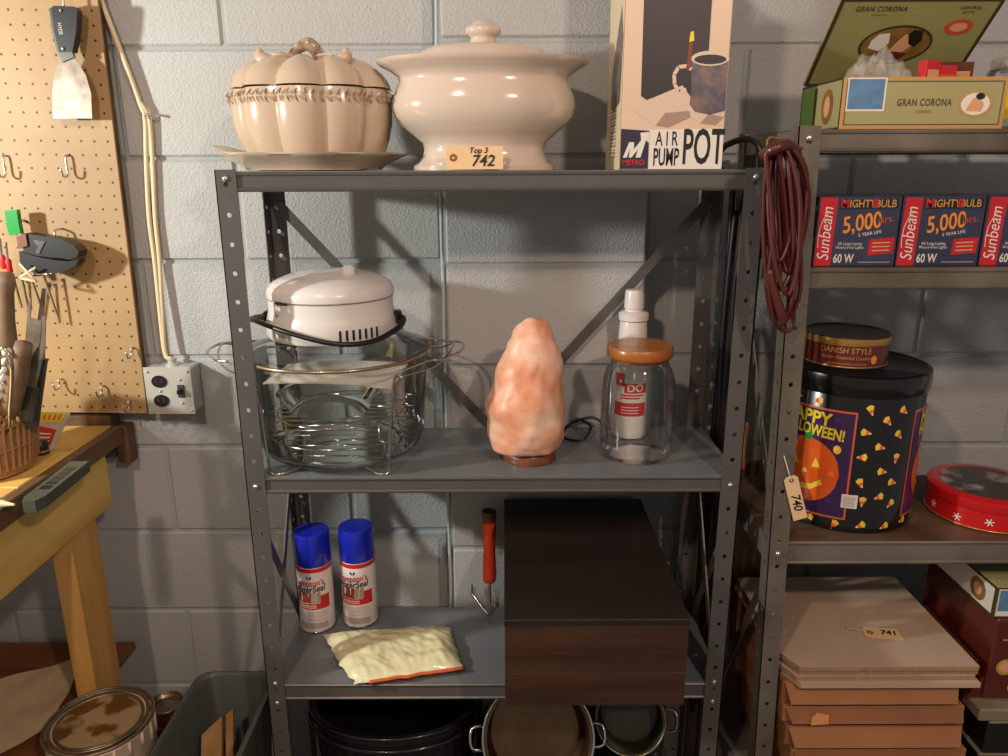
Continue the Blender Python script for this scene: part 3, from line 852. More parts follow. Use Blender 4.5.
bb = MB(); bb.grid(64, 36, lambda s, t: pk(s, t, True)); bb.grid(64, 36, lambda s, t: pk(s, t, False), True)
bb.build('pouch', 'packet', pkt, smooth=True)
bb = MB(); bb.tube([Vector(pk(s / 20, 0, True)) + Vector((0, -.001, .001)) for s in range(3, 21)], .0035, 6, smooth=2)
bb.build('edge_seam', 'packet_red', pkt, smooth=True)
# --- paint roller frame
M['neon'] = mat('neon_orange_rubber', (240, 74, 34), .5)
RX, RY = -.0335, 1.478
rol = thing('roller_frame', 'paint roller frame with neon orange handle leaning at the dark wooden box', 'paint roller', (RX, RY, Z3))
bb = MB(); bb.lathe([(.009, .086), (.0125, .088), (.0150, .10), (.0142, .125), (.0128, .16), (.0132, .19), (.0150, .222), (.0155, .232)], (RX, RY, Z3), 14, rf=lambda a, k: 1 + .04 * math.cos(5 * a)); bb.build('grip', 'neon', rol, smooth=50)
bb = MB(); bb.lathe([(.0150, .2325), (.0152, .246), (.0158, .250), (.0158, .256), (.0135, .257), (.0125, .246)], (RX, RY, Z3), 20, cap1=True); bb.build('ferrule', 'lampwood', rol, smooth=40)
bb = MB(); bb.tube([(RX, RY, Z3 + .09), (RX, RY, Z3 + .03), (RX - .001, RY - .002, Z3 + .008), (RX - .012, RY + .006, Z3 + .012), (RX - .038, RY + .03, Z3 + .036), (RX - .041, RY + .033, Z3 + .046), (RX - .041, RY + .033, Z3 + .06)], .0036, 8, smooth=4); bb.build('frame_wire', 'chrome', rol, smooth=True)
# --- dark wooden box on its recessed plinth
M['walnut'] = mat('dark_walnut', (36, 25, 18), .5, noise_s=18, rgb2=(28, 18, 12), stretch=(.12, 1, 1), coat=.15)
M['walnut_f'] = mat('reddish_walnut_front', (74, 44, 25), .45, noise_s=26, rgb2=(48, 28, 16), stretch=(.1, 1, 1), coat=.15)
wb = thing('wooden_chest', 'dark walnut wooden chest jutting out over the shelf edge', 'chest', (.147, 1.3, Z3))
x0, x1, y0, y1, z0, z1 = .0, .294, 1.055, 1.508, .665, .826
bb = MB(); bb.bbox((x0, y0 + .0125, z0), (x1, y1, z1 - .0125), .002); bb.build('body', 'walnut', wb)
bb = MB(); bb.bbox((x0 - .001, y0, z1 - .012), (x1 + .001, y1 + .001, z1), .0008); bb.build('top_board', 'walnut', wb)
zs = [z0, z0 + .062, z0 + .106, z1 - .0125]
for i in range(3):
    bb = MB(); bb.bbox((x0, y0 + .001 + .0008 * (i % 2), zs[i] + .0002), (x1, y0 + .012, zs[i + 1] - .0002), .0002); bb.build('front_board', 'walnut_f', wb)
bb = MB(); bb.bbox((x0 + .02, 1.265, Z3), (x1 - .02, y1 - .01, z0 - .0005), .002); bb.build('plinth', 'walnut', wb)
# ================================================================== outlet box and cable on the wall
EX0, EX1, EZ0, EZ1 = -.771, -.670, 1.005, 1.110
M['boxgrey'] = mat('galvanised_box', (200, 200, 190), .4, .2, noise_s=14, noise_a=.15)
M['cable'] = mat('cream_cable', (226, 206, 166), .5)
ob = thing('outlet_box', 'grey metal outlet box with black double socket and switch on the wall', 'outlet box', ((EX0 + EX1) / 2, 1.60, EZ0))
yf = 1.562
bb = MB(); bb.bbox((EX0 + .002, yf + .0016, EZ0 + .002), (EX1 - .002, YW - .0015, EZ1 - .002), .003); bb.build('box', 'boxgrey', ob)
bb = MB(); bb.bbox((EX0, yf, EZ0), (EX1, yf + .0015, EZ1), .0007); cov = bb.build('cover', 'boxgrey', ob)
ex, ez = EX0 + .032, (EZ0 + EZ1) / 2
for s in (-1, 1):
    bb = MB(); bb.prism(ell(0, 0, .0165, .0135, 16), (1, 0, 0), (0, 0, 1), (ex, yf + .0005, ez + s * .0215), (0, -.003, 0)); so = bb.build('socket', 'black', cov)
    bb = MB()
    for dx in (-.006, .006): bb.box((ex + dx - .0012, yf - .0033, ez + s * .0215 - .002), (ex + dx + .0012, yf - .0024, ez + s * .0215 + .006))
    q = bb.build('slots', 'dgrey', cov); q['kind'] = 'stuff'
bolt(cov, (ex, yf, ez), r=.003)
for (dx, dz) in ((.008, .096), (.094, .096), (.008, .008), (.094, .008), (.076, .078), (.076, .026)):
    bolt(cov, (EX0 + dx, yf, EZ0 + dz), 'boxgrey', .0032)
bb = MB(); bb.bbox((EX0 + .070, yf - .004, ez - .014), (EX0 + .084, yf + .0003, ez + .014), .001); bb.build('switch_plate', 'dgrey', cov)
bb = MB(); bb.bbox((EX0 + .073, yf - .016, ez - .004), (EX0 + .081, yf - .0042, ez + .006), .001); bb.build('toggle', 'black', cov)
cx = EX0 + .052
bb = MB(); bb.lathe([(.014, 0), (.014, .004), (.009, .0045), (.009, .012), (.011, .0125), (.011, .016)], (cx, 1.59, EZ1 - .002), 16); bb.build('connector', 'boxgrey', ob, smooth=40)
def P2(u, v, Y): return PY(u, v, Y)
for i, off in enumerate((0, .011)):
    pts = [P2(88, -45, 1.600), P2(103, 0, 1.600), P2(125, 58, 1.602), P2(141, 102, 1.604), P2(146, 118, 1.605), P2(147, 160, 1.606), P2(149.5, 215, 1.606), P2(155, 260, 1.604), P2(160, 310, 1.598), P2(165, 352, 1.592), Vector((cx, 1.59, EZ1 + .012))]
    w_ = [0, 0, 0, .1, .6, 1, 1, .8, .4, .05, 0]
    if i: pts = [p + Vector((off * k, .004 * k, 0)) for p, k in zip(pts, w_)][3:]
    bb = MB(); bb.tube(pts, .0048, 8, smooth=5)
    tag(bb.build('electrical_cable', 'cable', None, smooth=True), 'cream electrical cable running down the wall into the outlet box' if i == 0 else 'thinner cream cable strand beside the main cable above the outlet box', 'cable')
p = P2(148, 114, 1.60)
bb = MB(); bb.tube([p + Vector((-.008, .012, .002)), p + Vector((-.006, -.008, .002)), p + Vector((.008, -.008, 0)), p + Vector((.016, .002, -.002)), p + Vector((.018, .014, 0))], .0022, 6, smooth=3)
tag(bb.build('cable_clip', 'zinc', None, smooth=True), 'small bent metal clip holding the cream cable to the blocks', 'clip')
# ================================================================== on the pegboard
YK = YPEG - .001
M['knifesteel'] = mat('worn_blade_steel', (160, 146, 130), .35, .6, noise_s=30, rgb2=(118, 104, 90))
def hook(label, u, v, ln=.03, grp='peg hooks'):
    p = PY(u, v, YK - .004)
    bb = MB()
    bb.tube([p + Vector((0, .006, ln)), p + Vector((0, -.004, ln)), p + Vector((0, -.006, ln * .6)), p + Vector((0, -.006, 0)), p + Vector((0, -.012, -.006)), p + Vector((0, -.024, -.004)), p + Vector((0, -.028, .010))], .0022, 6, smooth=3)
    return tag(bb.build('peg_hook', 'zinc', None, smooth=True), label, 'hook', grp)
hook('steel wire peg hook with nothing hanging below the putty knife', 70, 172, .034)
hook('steel wire peg hook standing alone beside the board edge tools', 8, 172, .034)
for (u, v) in ((61, 383), (103, 390), (133, 352), (130, 405)):
    hook({61: 'short steel peg hook just above the tool basket', 103: 'short steel peg hook halfway between the basket and the outlet box', 133: 'short steel peg hook by the board edge above the outlet box', 130: 'short steel peg hook at the bottom corner of the pegboard'}[u], u, v, .012, 'short peg hooks')
# putty knife
kp = PY(66, 5, YK - .030)
kn = thing('putty_knife', 'wide putty knife with black handle hanging on the pegboard', 'putty knife', (kp.x, YK - .030, PY(80, 118, YK - .03).z))
yk = YK - .032
def K(pts): return [(PY(u, v, yk).x, PY(u, v, yk).z) for u, v in pts]
blade = K([(62, 54), (72, 54), (80, 62), (87, 74), (92, 92), (93, 117), (54, 117), (53, 92), (55, 74), (59, 62)])
bb = MB(); bb.prism(blade, (1, 0, 0), (0, 0, 1), (0, yk, 0), (0, .0015, 0)); bb.build('blade', 'knifesteel', kn)
bb = MB(); bb.prism(K([(60, 50), (74, 50), (76, 56), (64, 61)]), (1, 0, 0), (0, 0, 1), (0, yk - .004, 0), (0, .009, 0)); bb.build('bolster', 'chrome', kn)
hd_ = K([(54, 8), (58, 5), (78, 6), (81, 10), (80, 30), (76, 51), (62, 51), (57, 30)])
bb = MB(); bb.prism(hd_, (1, 0, 0), (0, 0, 1), (0, yk - .009, 0), (0, .019, 0)); hh = bb.build('handle', 'black', kn)
bb = MB(); bb.prism(K([(53.2, 8), (55.4, 7), (58.5, 30), (63, 51), (61, 51), (56, 30)]), (1, 0, 0), (0, 0, 1), (0, yk - .0094, 0), (0, .018, 0)); bb.build('steel_edge', 'chrome', kn)
bolt(hh, (PY(65, 10, yk).x, yk - .009, PY(65, 10, yk).z), r=.0028); bolt(hh, (PY(67, 48, yk).x, yk - .009, PY(67, 48, yk).z), r=.0035)
q = PY(64, 28, yk)
flat_text('HYDE', .010, (q.x, yk - .009, q.z), (0, 0, -1), (1, 0, 0), 'zinc', hh, 'stamp', lift=.0006, sx=.8)
p = PY(65, 4, yk)
bb = MB(); bb.tube([(p.x, YPEG, p.z + .03), (p.x, yk + .004, p.z + .028), (p.x, yk, p.z + .016), (p.x, yk, p.z - .004)], .0024, 6, smooth=3)
tag(bb.build('peg_hook', 'zinc', None, smooth=True), 'steel peg hook carrying the putty knife', 'hook', 'peg hooks')
# black staple gun
sg = thing('staple_gun', 'black staple gun with chrome trim hanging at the pegboard left of the hooks', 'staple gun', PY(45, 280, YK - .05))
ys = YK - .066
def S(pts): return [(PY(u, v, ys).x, PY(u, v, ys).z) for u, v in pts]
bb = MB(); bb.prism(S([(22, 232), (40, 234), (62, 238), (74, 244), (79, 250), (77, 256), (68, 257), (54, 256), (36, 254), (24, 250)]), (1, 0, 0), (0, 0, 1), (0, ys, 0), (0, .034, 0)); bb.build('handle', 'black', sg)
bb = MB(); bb.prism(S([(18, 250), (34, 255), (54, 259), (68, 260), (78, 258), (74, 265), (62, 270), (48, 274), (34, 272), (20, 266)]), (1, 0, 0), (0, 0, 1), (0, ys + .004, 0), (0, .028, 0)); bb.build('body', 'black', sg)
bb = MB(); bb.prism(S([(34, 239), (46, 240), (44, 244), (40, 252), (36, 251), (39, 245)]), (1, 0, 0), (0, 0, 1), (0, ys - .002, 0), (0, .003, 0)); bb.build('lever_plate', 'chrome', sg)
bb = MB(); bb.prism(S([(18, 235), (27, 232), (29, 244), (20, 247)]), (1, 0, 0), (0, 0, 1), (0, ys - .004, 0), (0, .040, 0)); bb.build('grip_end', 'lampwood', sg)
bb = MB(); bb.tube([PY(40, 271, ys + .01), PY(48, 273, ys + .002), PY(54, 270, ys + .01)], .003, 6, smooth=3); bb.build('belt_clip', 'chrome', sg, smooth=True)
p = PY(45, 240, ys)
bb = MB(); bb.tube([(p.x, YPEG, p.z + .02), (p.x, ys + .04, p.z + .018), (p.x, ys + .039, p.z + .004)], .0024, 6, smooth=3)
tag(bb.build('peg_hook', 'zinc', None, smooth=True), 'steel peg hook behind the black staple gun', 'hook', 'peg hooks')
# green clip
M['green'] = mat('translucent_green_plastic', (34, 150, 66), .25, coat=.4)
gp = thing('spring_clamp', 'bright green plastic clamp standing up behind the staple gun', 'clamp', PY(12, 232, YK - .03))
bb = MB(); yg = YK - .04
bb.prism([(PY(u, v, yg).x, PY(u, v, yg).z) for u, v in ((5, 209), (17, 208), (19, 222), (21, 232), (10, 234), (7, 225))], (1, 0, 0), (0, 0, 1), (0, yg, 0), (0, .012, 0)); bb.build('jaw', 'green', gp)
bb = MB(); p0 = PY(12, 222, yg); bb.tube([p0 + Vector((0, .013, 0)), p0 + Vector((0, .041, .004))], .003, 6); bb.build('pivot', 'chrome', gp)
# twisted tie and hanging hex keys
p0, p1, p2, p3 = PY(20, 262, ys - .012), PY(37, 280, ys - .012), PY(20, 276, ys - .008), PY(36, 266, ys - .010)
bb = MB(); bb.tube([p0, p1], .0022, 6); bb.tube([p1, p2 + Vector((.004, .002, -.002)), p2, p3], .0028, 6)
tag(bb.build('cable_tie', 'cable', None, smooth=True), 'cream twist tie crossed below the staple gun', 'tie')
for i, (a, b_) in enumerate((((22, 276), (30, 312)), ((32, 278), (46, 318)), ((44, 274), (60, 321)), ((14, 276), (22, 306)))):
    A_, B_ = PY(*a, YK - .040 + .006 * i), PY(*b_, YK - .022 + .003 * i)
    bb = MB(); bb.tube([A_ + Vector((-.014, -.012, .002)), A_, B_], .0026, 6)
    tag(bb.build('hex_key', 'knifesteel', None), ('hex key hanging right under the middle of the staple gun', 'hex key hanging beside the longest one', 'longest hex key hanging under the staple gun tip', 'shortest hex key hanging behind the brush handle')[i], 'hex key', 'hanging hex keys')
for i, (u, v) in enumerate(((2, 252), (8, 256))):
    A_ = PY(u, v, YK - .06)
    t = thing('screwdriver', ('red handled screwdriver hanging farther from the staple gun', 'red handled screwdriver hanging closest to the staple gun')[i], 'screwdriver', A_ - Vector((0, 0, .03)), 'red screwdrivers')
    bb = MB(); bb.lathe([(.004, 0), (.006, .003), (.0052, .012), (.0062, .022), (.004, .028)], A_ - Vector((0, 0, .03)), 10); bb.build('handle', 'red', t, smooth=40)
    bb = MB(); bb.tube([A_ - Vector((0, 0, .002)), A_ + Vector((0, .004, .03))], .002, 6); bb.build('shaft', 'chrome', t)
# ================================================================== on the bench
ZB_ = ZB
KX, KY = -.978, 1.320
M['basket'] = mat('tan_woven_plastic', (172, 126, 80), .5, noise_s=30, noise_a=.2)
bas = thing('tool_basket', 'tan lattice sided plastic basket full of hand tools on the workbench', 'basket', (KX, KY, ZB_))
r0, r1, hb = .090, .112, .165
def rz(z): return r0 + (r1 - r0) * z / hb
bb = MB(); bb.lathe([(.02, .0005), (r0 - .006, .0005), (r0, .004), (rz(.02), .02), (rz(.02) - .003, .02), (r0 - .006, .007), (.02, .006)], (KX, KY, ZB_), 48); bb.build('base', 'basket', bas, smooth=40)
bb = MB(); bb.lathe([(rz(.150), .150), (rz(.152) + .003, .152), (rz(.165) + .003, .165), (rz(.165) - .003, .165), (rz(.15) - .003, .15)], (KX, KY, ZB_), 48, cap0=False, cap1=False); bb.build('rim', 'basket', bas, smooth=40)
bb = MB()
n = 48
def bpt(a, z, o=0): return (KX + (rz(z) + o) * math.cos(a), KY + (rz(z) + o) * math.sin(a), ZB_ + z)
for i in range(n):
    a = 2 * math.pi * i / n
    bb.tube([bpt(a, .015), bpt(a, .055), bpt(a, .098)], .0036, 5)
for z in (.055, .098, .146):
    bb.tube([bpt(2 * math.pi * i / 48, z) for i in range(48)], .0034, 5, closed=True)
for i in range(24):
    a = 2 * math.pi * i / 24; da = 2 * math.pi / 24
    for s in (-1, 1):
        bb.tube([bpt(a, .098), bpt(a + s * da, .146)], .0030, 5)
        bb.tube([bpt(a + da / 2, .098), bpt(a + da / 2 + s * da, .146)], .0030, 5)
q = bb.build('lattice', 'basket', bas); q['kind'] = 'stuff'
bb = MB(); bb.lathe([(rz(.018) - .0015, .018), (rz(.097) - .0015, .097), (rz(.097) - .0035, .097), (rz(.018) - .0035, .018)], (KX, KY, ZB_), 48, cap0=False, cap1=False); bb.build('inner_wall', 'basket', bas, smooth=True)
# tools in the basket: author by pixel at the basket's depth
def tl(u, v, dy=0): return PY(u, v, KY + dy)
def in_basket(a, b_, dy0, dy1): return tl(*a, dy0), tl(*b_, dy1)
M['greywood'] = mat('weathered_turned_wood', (134, 108, 84), .6, noise_s=30, noise_a=.3)
t = thing('paint_brush', 'brush with a turned brown wooden handle sticking up in the basket', 'brush', tl(10, 420))
A_, B_ = tl(6, 272, -.03), tl(8, 420, -.01)
bb = MB(); L = [A_.lerp(B_, k) for k in (0, .06, .12, .3, .42, .48, .54, .60)]
bb.tube(L, [.013, .0155, .0125, .0135, .0165, .0165, .011, .012], 12); bb.build('handle', 'greywood', t, smooth=True)
bb = MB(); bb.tube([A_.lerp(B_, .605), B_], [.010, .014], 10); bb.build('ferrule', 'chrome', t, smooth=True)
t = thing('scrub_brush', 'dark handled scrub brush with white bristles standing in the basket', 'brush', tl(16, 420))
A_, B_ = tl(24, 342, -.055), tl(9, 410, -.045)
bb = MB(); bb.tube([A_, A_.lerp(B_, .5), B_], [.014, .019, .017], 10, smooth=3); bb.build('back', 'greywood', t, smooth=True)
for k in range(6):
    p = A_.lerp(B_, .08 + k * .13) + Vector((-.013, -.012, 0))
    bb = MB(); bb.tube([p, p + Vector((-.007, -.010, -.002))], [.0062, .0055], 6); bb.build('bristle_tuft', 'paper', t, smooth=True)
def blade_tool(name, label, cat, a, b_, dy0, dy1, w0, w1, m, hm=None, hl=.35, grp=None):
    A_, B_ = in_basket(a, b_, dy0, dy1)
    t = thing(name, label, cat, B_, grp)
    k = 1 - hl
    C_ = A_.lerp(B_, k)
    bb = MB(); d = (B_ - A_).normalized(); s_ = d.cross(Vector((0, 1, 0))).normalized()
    for (p, q, wa, wb_, th, mm, nm) in ((A_, C_, w0, w1, .003, m, 'blade'), (C_, B_, w1 * 1.15, w1, .010, hm or m, 'handle')):
        bb = MB(); n_ = Vector((0, th, 0))
        bb.add([p - s_ * wa, p + s_ * wa, p + s_ * wa + n_, p - s_ * wa + n_, q - s_ * wb_, q + s_ * wb_, q + s_ * wb_ + n_, q - s_ * wb_ + n_], [(0, 1, 2, 3), (7, 6, 5, 4), (0, 4, 5, 1), (1, 5, 6, 2), (2, 6, 7, 3), (3, 7, 4, 0)])
        bb.build(nm, mm, t)
blade_tool('chisel', 'slim pale steel chisel standing highest in the basket', 'chisel', (44, 287), (28, 420), .01, 0, .003, .008, 'knifesteel', 'greywood', .28)
blade_tool('file', 'narrow steel file between the brush and the chisel', 'file', (30, 297), (22, 420), .05, .04, .002, .005, 'knifesteel', 'greywood', .4)
blade_tool('snips', 'grey handled pruning snips at the basket rim', 'snips', (44, 314), (30, 425), -.01, -.02, .003, .010, 'knifesteel', 'dgrey', .62)
blade_tool('scraper', 'flat steel scraper blade leaning in the basket', 'scraper', (36, 318), (26, 420), -.03, -.03, .010, .011, 'knifesteel', 'dgrey', .35)
A_, B_ = in_basket((3, 350), (5, 425), -.095, -.08)
t = thing('wrench', 'thin chrome open loop wrench at the front of the basket', 'wrench', B_)
bb = MB(); bb.tube([A_ + Vector((-.012, 0, -.03)), A_ + Vector((-.006, 0, .002)), A_ + Vector((.006, 0, .002)), A_ + Vector((.010, 0, -.03)), B_ + Vector((.006, 0, 0))], .0036, 6, smooth=3); bb.build('loop', 'chrome', t, smooth=True)
# snack packet on the bench
pp = thing('blister_packet', 'clear packet with yellow and red printed card lying on the workbench', 'packet', PZ(50, 445, ZB_))
c00, c10, c11, c01 = PZ(36, 449, ZB_ + .007), PZ(52, 448, ZB_ + .007), PY(70, 411, 1.47), PY(36, 410, 1.47)
nrm = (c10 - c00).cross(c01 - c00).normalized()
def pq(s, t_): return c00.lerp(c10, s).lerp(c01.lerp(c11, s), t_)
bb = MB(); bb.grid(8, 8, lambda s, t_: pq(s, t_)); n = len(bb.v); bb.v += [v - nrm * .004 for v in bb.v]; k = len(bb.f); bb.f += [[i + n for i in q][::-1] for q in bb.f]; bb.fm += [0] * k
M['cellophane'] = mat('milky_cellophane', (206, 196, 176), .2, coat=.5)
bb.build('wrap', 'cellophane', pp)
bb = MB(); bb.add([pq(.0, .72) + nrm * .001, pq(.86, .72) + nrm * .001, pq(.93, .97) + nrm * .001, pq(0, .97) + nrm * .001], [(0, 1, 2, 3)]); bb.build('yellow_print', 'yellow', pp, fix=False)
bb = MB(); bb.add([pq(.0, .10) + nrm * .001, pq(.8, .12) + nrm * .001, pq(.8, .52) + nrm * .001, pq(0, .64) + nrm * .001], [(0, 1, 2, 3)]); bb.build('red_print', 'red', pp, fix=False)
ax = (c11 - c01); ay = (c01 - c00)
for i in range(3):
    bb = MB(); bb.add([pq(.1, .40 - i * .1) + nrm * .0016, pq(.65, .38 - i * .09) + nrm * .0016, pq(.65, .42 - i * .09) + nrm * .0016, pq(.1, .44 - i * .1) + nrm * .0016], [(0, 1, 2, 3)]); bb.build('print_line', 'paper', pp, fix=False)
bb = MB()
for i in range(5): bb.add([pq(.06 + i * .16, .78) + nrm * .0016, pq(.14 + i * .16, .78) + nrm * .0016, pq(.16 + i * .16, .92) + nrm * .0016, pq(.09 + i * .16, .92) + nrm * .0016], [(0, 1, 2, 3)])
q = bb.build('print_marks', 'orange', pp, fix=False); q['kind'] = 'stuff'
# small black cap beside the packet
p = PZ(42, 452, ZB_)
cp_ = thing('bottle_cap', 'small black ribbed cap lying before the printed packet', 'cap', p)
bb = MB(); bb.lathe([(.013, 0), (.0135, .003), (.0125, .026), (.010, .029), (.003, .029)], p, 20, rf=lambda a, k: 1 + .02 * math.cos(10 * a)); bb.build('shell', 'black', cp_, smooth=40)
bb = MB(); bb.lathe([(.0139, .005), (.0139, .010)], p, 20, cap0=False, cap1=False); bb.build('band', 'goldband', cp_, smooth=True)
# dark slotted bar lying along the edge of the bench
A_, B_ = PZ(30, 511, ZB_), PZ(81, 470, ZB_)
bar = thing('torpedo_level', 'dark green slotted plastic level lying along the workbench edge', 'level', A_.lerp(B_, .5))
d = (B_ - A_).normalized(); s_ = Vector((0, 0, 1)).cross(d).normalized(); L = (B_ - A_).length
def bq(l, w_, h_): return A_ + d * l + s_ * w_ + Vector((0, 0, h_))
wd, ht = .034, .020
M['dgreen'] = mat('dark_green_plastic', (72, 77, 62), .5)
bb = MB(); poly = [(0, -.010), (.02, -wd / 2), (L, -wd / 2), (L, wd / 2), (.02, wd / 2), (0, .010)]
bb.prism(poly, d, s_, A_ + Vector((0, 0, .0005)), (0, 0, ht)); bb.build('body', 'dgreen', bar)
for i in range(5):
    l = .055 + i * (L - .085) / 4.3
    bb = MB(); bb.prism([(l - .007, -.008), (l + .007, -.008), (l + .007, .008), (l - .007, .008)], d, s_, A_ + Vector((0, 0, ht + .0006)), (0, 0, .0008)); bb.build('slot', 'black', bar)
bb = MB(); bb.prism([(L + .0005, -.012), (L + .014, -.008), (L + .014, .010), (L + .0005, .012)], d, s_, A_ + Vector((0, 0, .001)), (0, 0, .014)); bb.build('end_cap', 'red', bar)
# white tube end at the front of the bench
A_ = PZ(6, 502, ZB_ + .012)
tb = thing('glue_tube', 'small white nozzled tube lying at the basket foot', 'tube', A_ - Vector((0, 0, .012)))
bb = MB(); bb.tube([A_ + Vector((-.10, .01, 0)), A_ + Vector((-.012, 0, 0))], [.011, .0115], 12); bb.build('barrel', 'white', tb, smooth=40)
bb = MB(); bb.tube([A_ + Vector((-.0115, 0, 0)), A_ + Vector((.004, -.002, 0)), A_ + Vector((.016, -.004, 0))], [.008, .004, .002], 10); bb.build('nozzle', 'cable', tb, smooth=40)
# ================================================================== below the bench
ZL = .4125
c00, c10, c11, c01 = PZ(-40, 775, ZL + .004), PZ(52, 722, ZL + .004), PZ(86, 656, ZL + .004), PZ(-40, 690, ZL + .004)
def sheet(s, t_):
    p = c00.lerp(c10, s).lerp(c01.lerp(c11, s), t_)
    return (p.x + .012 * noise.noise((t_ * 4, 1, s)), p.y + .012 * noise.noise((s * 4, 2, t_)), ZL + .005 + .012 * abs(noise.noise((s * 2.4, t_ * 2.4, 3))) + .012 * max(0, s - .8) * 2)
M['kraft'] = mat('pale_kraft_paper', (232, 204, 160), .75, noise_s=10, noise_a=.1)
bb = MB(); bb.grid(20, 16, sheet); n = len(bb.v); k = len(bb.f)
bb.v += [v - Vector((0, 0, .001)) for v in bb.v]; bb.f += [[i + n for i in q][::-1] for q in bb.f]; bb.fm += [0] * k
tag(bb.build('paper_sheet', 'kraft', None, smooth=True), 'pale brown wrapping paper lying on the lower bench shelf', 'paper')
# paint cans on a crate
CX, CY, CZ_ = -.780, 1.225, .50
ch = .19
M['crate'] = mat('grey_brown_crate', (104, 84, 62), .7, noise_s=16, rgb2=(78, 60, 42), stretch=(.2, 1, 1))
cr = thing('wooden_crate', 'rough wooden crate carrying the paint cans beside the workbench', 'crate', (-.76, 1.25, 0))
zc = CZ_ - ch
for i in range(4):
    z0 = i * zc / 4
    for y in (1.13, 1.375):
        bb = MB(); bb.bbox((-.842, y, z0 + .004), (-.676, y + .012, z0 + zc / 4 - .006), .002); bb.build('slat', 'crate', cr)
for i in range(3):
    bb = MB(); bb.bbox((-.842, 1.13 + i * .086, zc - .0055), (-.676, 1.13 + i * .086 + .083, zc - .0005), .001); bb.build('top_slat', 'crate', cr)
for (x, y) in ((-.838, 1.143), (-.70, 1.143), (-.838, 1.355), (-.70, 1.355)):
    bb = MB(); bb.bbox((x, y, 0), (x + .02, y + .019, zc - .006), .002); bb.build('corner_post', 'crate', cr)
M['drip'] = mat('cream_drippy_paint', (226, 200, 172), .4, noise_s=14, noise_a=.1)
M['canlid'] = mat('paint_stained_lid', (176, 150, 112), .35, .3, noise_s=16, rgb2=(112, 74, 30), contrast=(.48, .56))
M['canrim'] = mat('dull_tin', (150, 134, 112), .32, .8, noise_s=30, noise_a=.4)
can = thing('paint_can', 'cream spattered paint can with a closed stained lid', 'paint can', (CX, CY, zc))
c = (CX, CY, zc); CS = 1.16
bb = MB(); bb.lathe([(.080, 0), (.083, .003), (.083, .006), (.081, .009), (.081, .176), (.083, .179), (.083, .182), (.080, .185)], c, 48, CS, CS); bb.build('body', 'drip', can, smooth=40)
for r, z, m in ((.0825, .188, 'canrim'), (.074, .1895, 'canrim'), (.066, .187, 'canrim')):
    bb = MB(); r *= CS; bb.tube([(CX + r * math.cos(R(a)), CY + r * math.sin(R(a)), zc + z) for a in range(0, 360, 8)], .0032 if r > .07 else .0018, 6, closed=True); bb.build('rim_ring', m, can, smooth=True)
bb = MB(); bb.lathe([(.0815, .1855), (.0735, .186), (.0725, .183), (.0665, .1825), (.066, .186), (.01, .186)], c, 48, CS, CS, cap0=False); bb.build('lid', 'canlid', can, smooth=40)
for i in range(9):
    a = R(-100 + i * 17); ln = .03 + .05 * random.random()
    bb = MB(); bb.tube([(CX + .0945 * math.cos(a), CY + .0945 * math.sin(a), zc + .183), (CX + .0945 * math.cos(a), CY + .0945 * math.sin(a), zc + .183 - ln)], [.003, .0045], 6); bb.build('drip', 'drip', can, smooth=True)
M['darkred'] = mat('dark_red_brown_label', (98, 46, 30), .4, noise_s=18, noise_a=.4)
c2 = (-.708, 1.337, zc)
can2 = thing('paint_can', 'smaller red brown paint can with an open shiny rim beside the cream one', 'paint can', c2)
bb = MB(); bb.lathe([(.033, 0), (.035, .003), (.034, .008), (.034, .132), (.035, .135)], c2, 40, cap1=False); bb.build('body', 'darkred', can2, smooth=40)
for z, r in ((.137, .0345), (.100, .035), (.075, .035)):
    bb = MB(); bb.tube([(c2[0] + r * math.cos(R(a)), c2[1] + r * math.sin(R(a)), zc + z) for a in range(0, 360, 10)], .0022, 6, closed=True); bb.build('rim_ring', 'canrim', can2, smooth=True)
bb = MB(); bb.lathe([(.034, .134), (.030, .128), (.01, .128)], c2, 32, cap0=False); bb.build('lid', 'canrim', can2, smooth=40)
# grey bin with wood offcuts
M['bin'] = mat('grey_green_plastic_bin', (84, 88, 82), .45, noise_s=8, noise_a=.12)
bn = thing('waste_bin', 'grey green rectangular plastic bin holding wood offcuts', 'bin', (-.585, 1.255, 0))
def rrect(x0, x1, y0, y1, r, z, n=5):
    pts = []
    for (cx_, cy_, a0) in ((x1 - r, y1 - r, 0), (x0 + r, y1 - r, 90), (x0 + r, y0 + r, 180), (x1 - r, y0 + r, 270)):
        for i in range(n + 1):
            a = R(a0 + 90 * i / n); pts.append((cx_ + r * math.cos(a), cy_ + r * math.sin(a), z))
    return pts
def loft(b, loops):
    n = len(loops[0]); vs = [p for l in loops for p in l]; fs = []
    for k in range(len(loops) - 1):
        for i in range(n):
            j = (i + 1) % n; fs.append((k * n + i, k * n + j, (k + 1) * n + j, (k + 1) * n + i))
    fs.append(tuple(range(n))[::-1]); fs.append(tuple((len(loops) - 1) * n + i for i in range(n)))
    b.add(vs, fs)
bx0, bx1, by0, by1, bh = -.668, -.500, 1.09, 1.425, .455
lp = []
for (ins, z) in ((.03, 0), (.004, bh - .02), (.004, bh - .018), (-.004, bh - .016), (-.004, bh), (.004, bh + .002), (.009, bh - .004), (.035, .006)):
    lp.append(rrect(bx0 + ins, bx1 - ins, by0 + ins, by1 - ins, .035, z))
bb = MB(); loft(bb, lp); bb.build('shell', 'bin', bn, smooth=40)
M['offcut'] = mat('tan_offcut_wood', (186, 146, 92), .65, noise_s=20, rgb2=(158, 116, 66), stretch=(1, .2, 1))
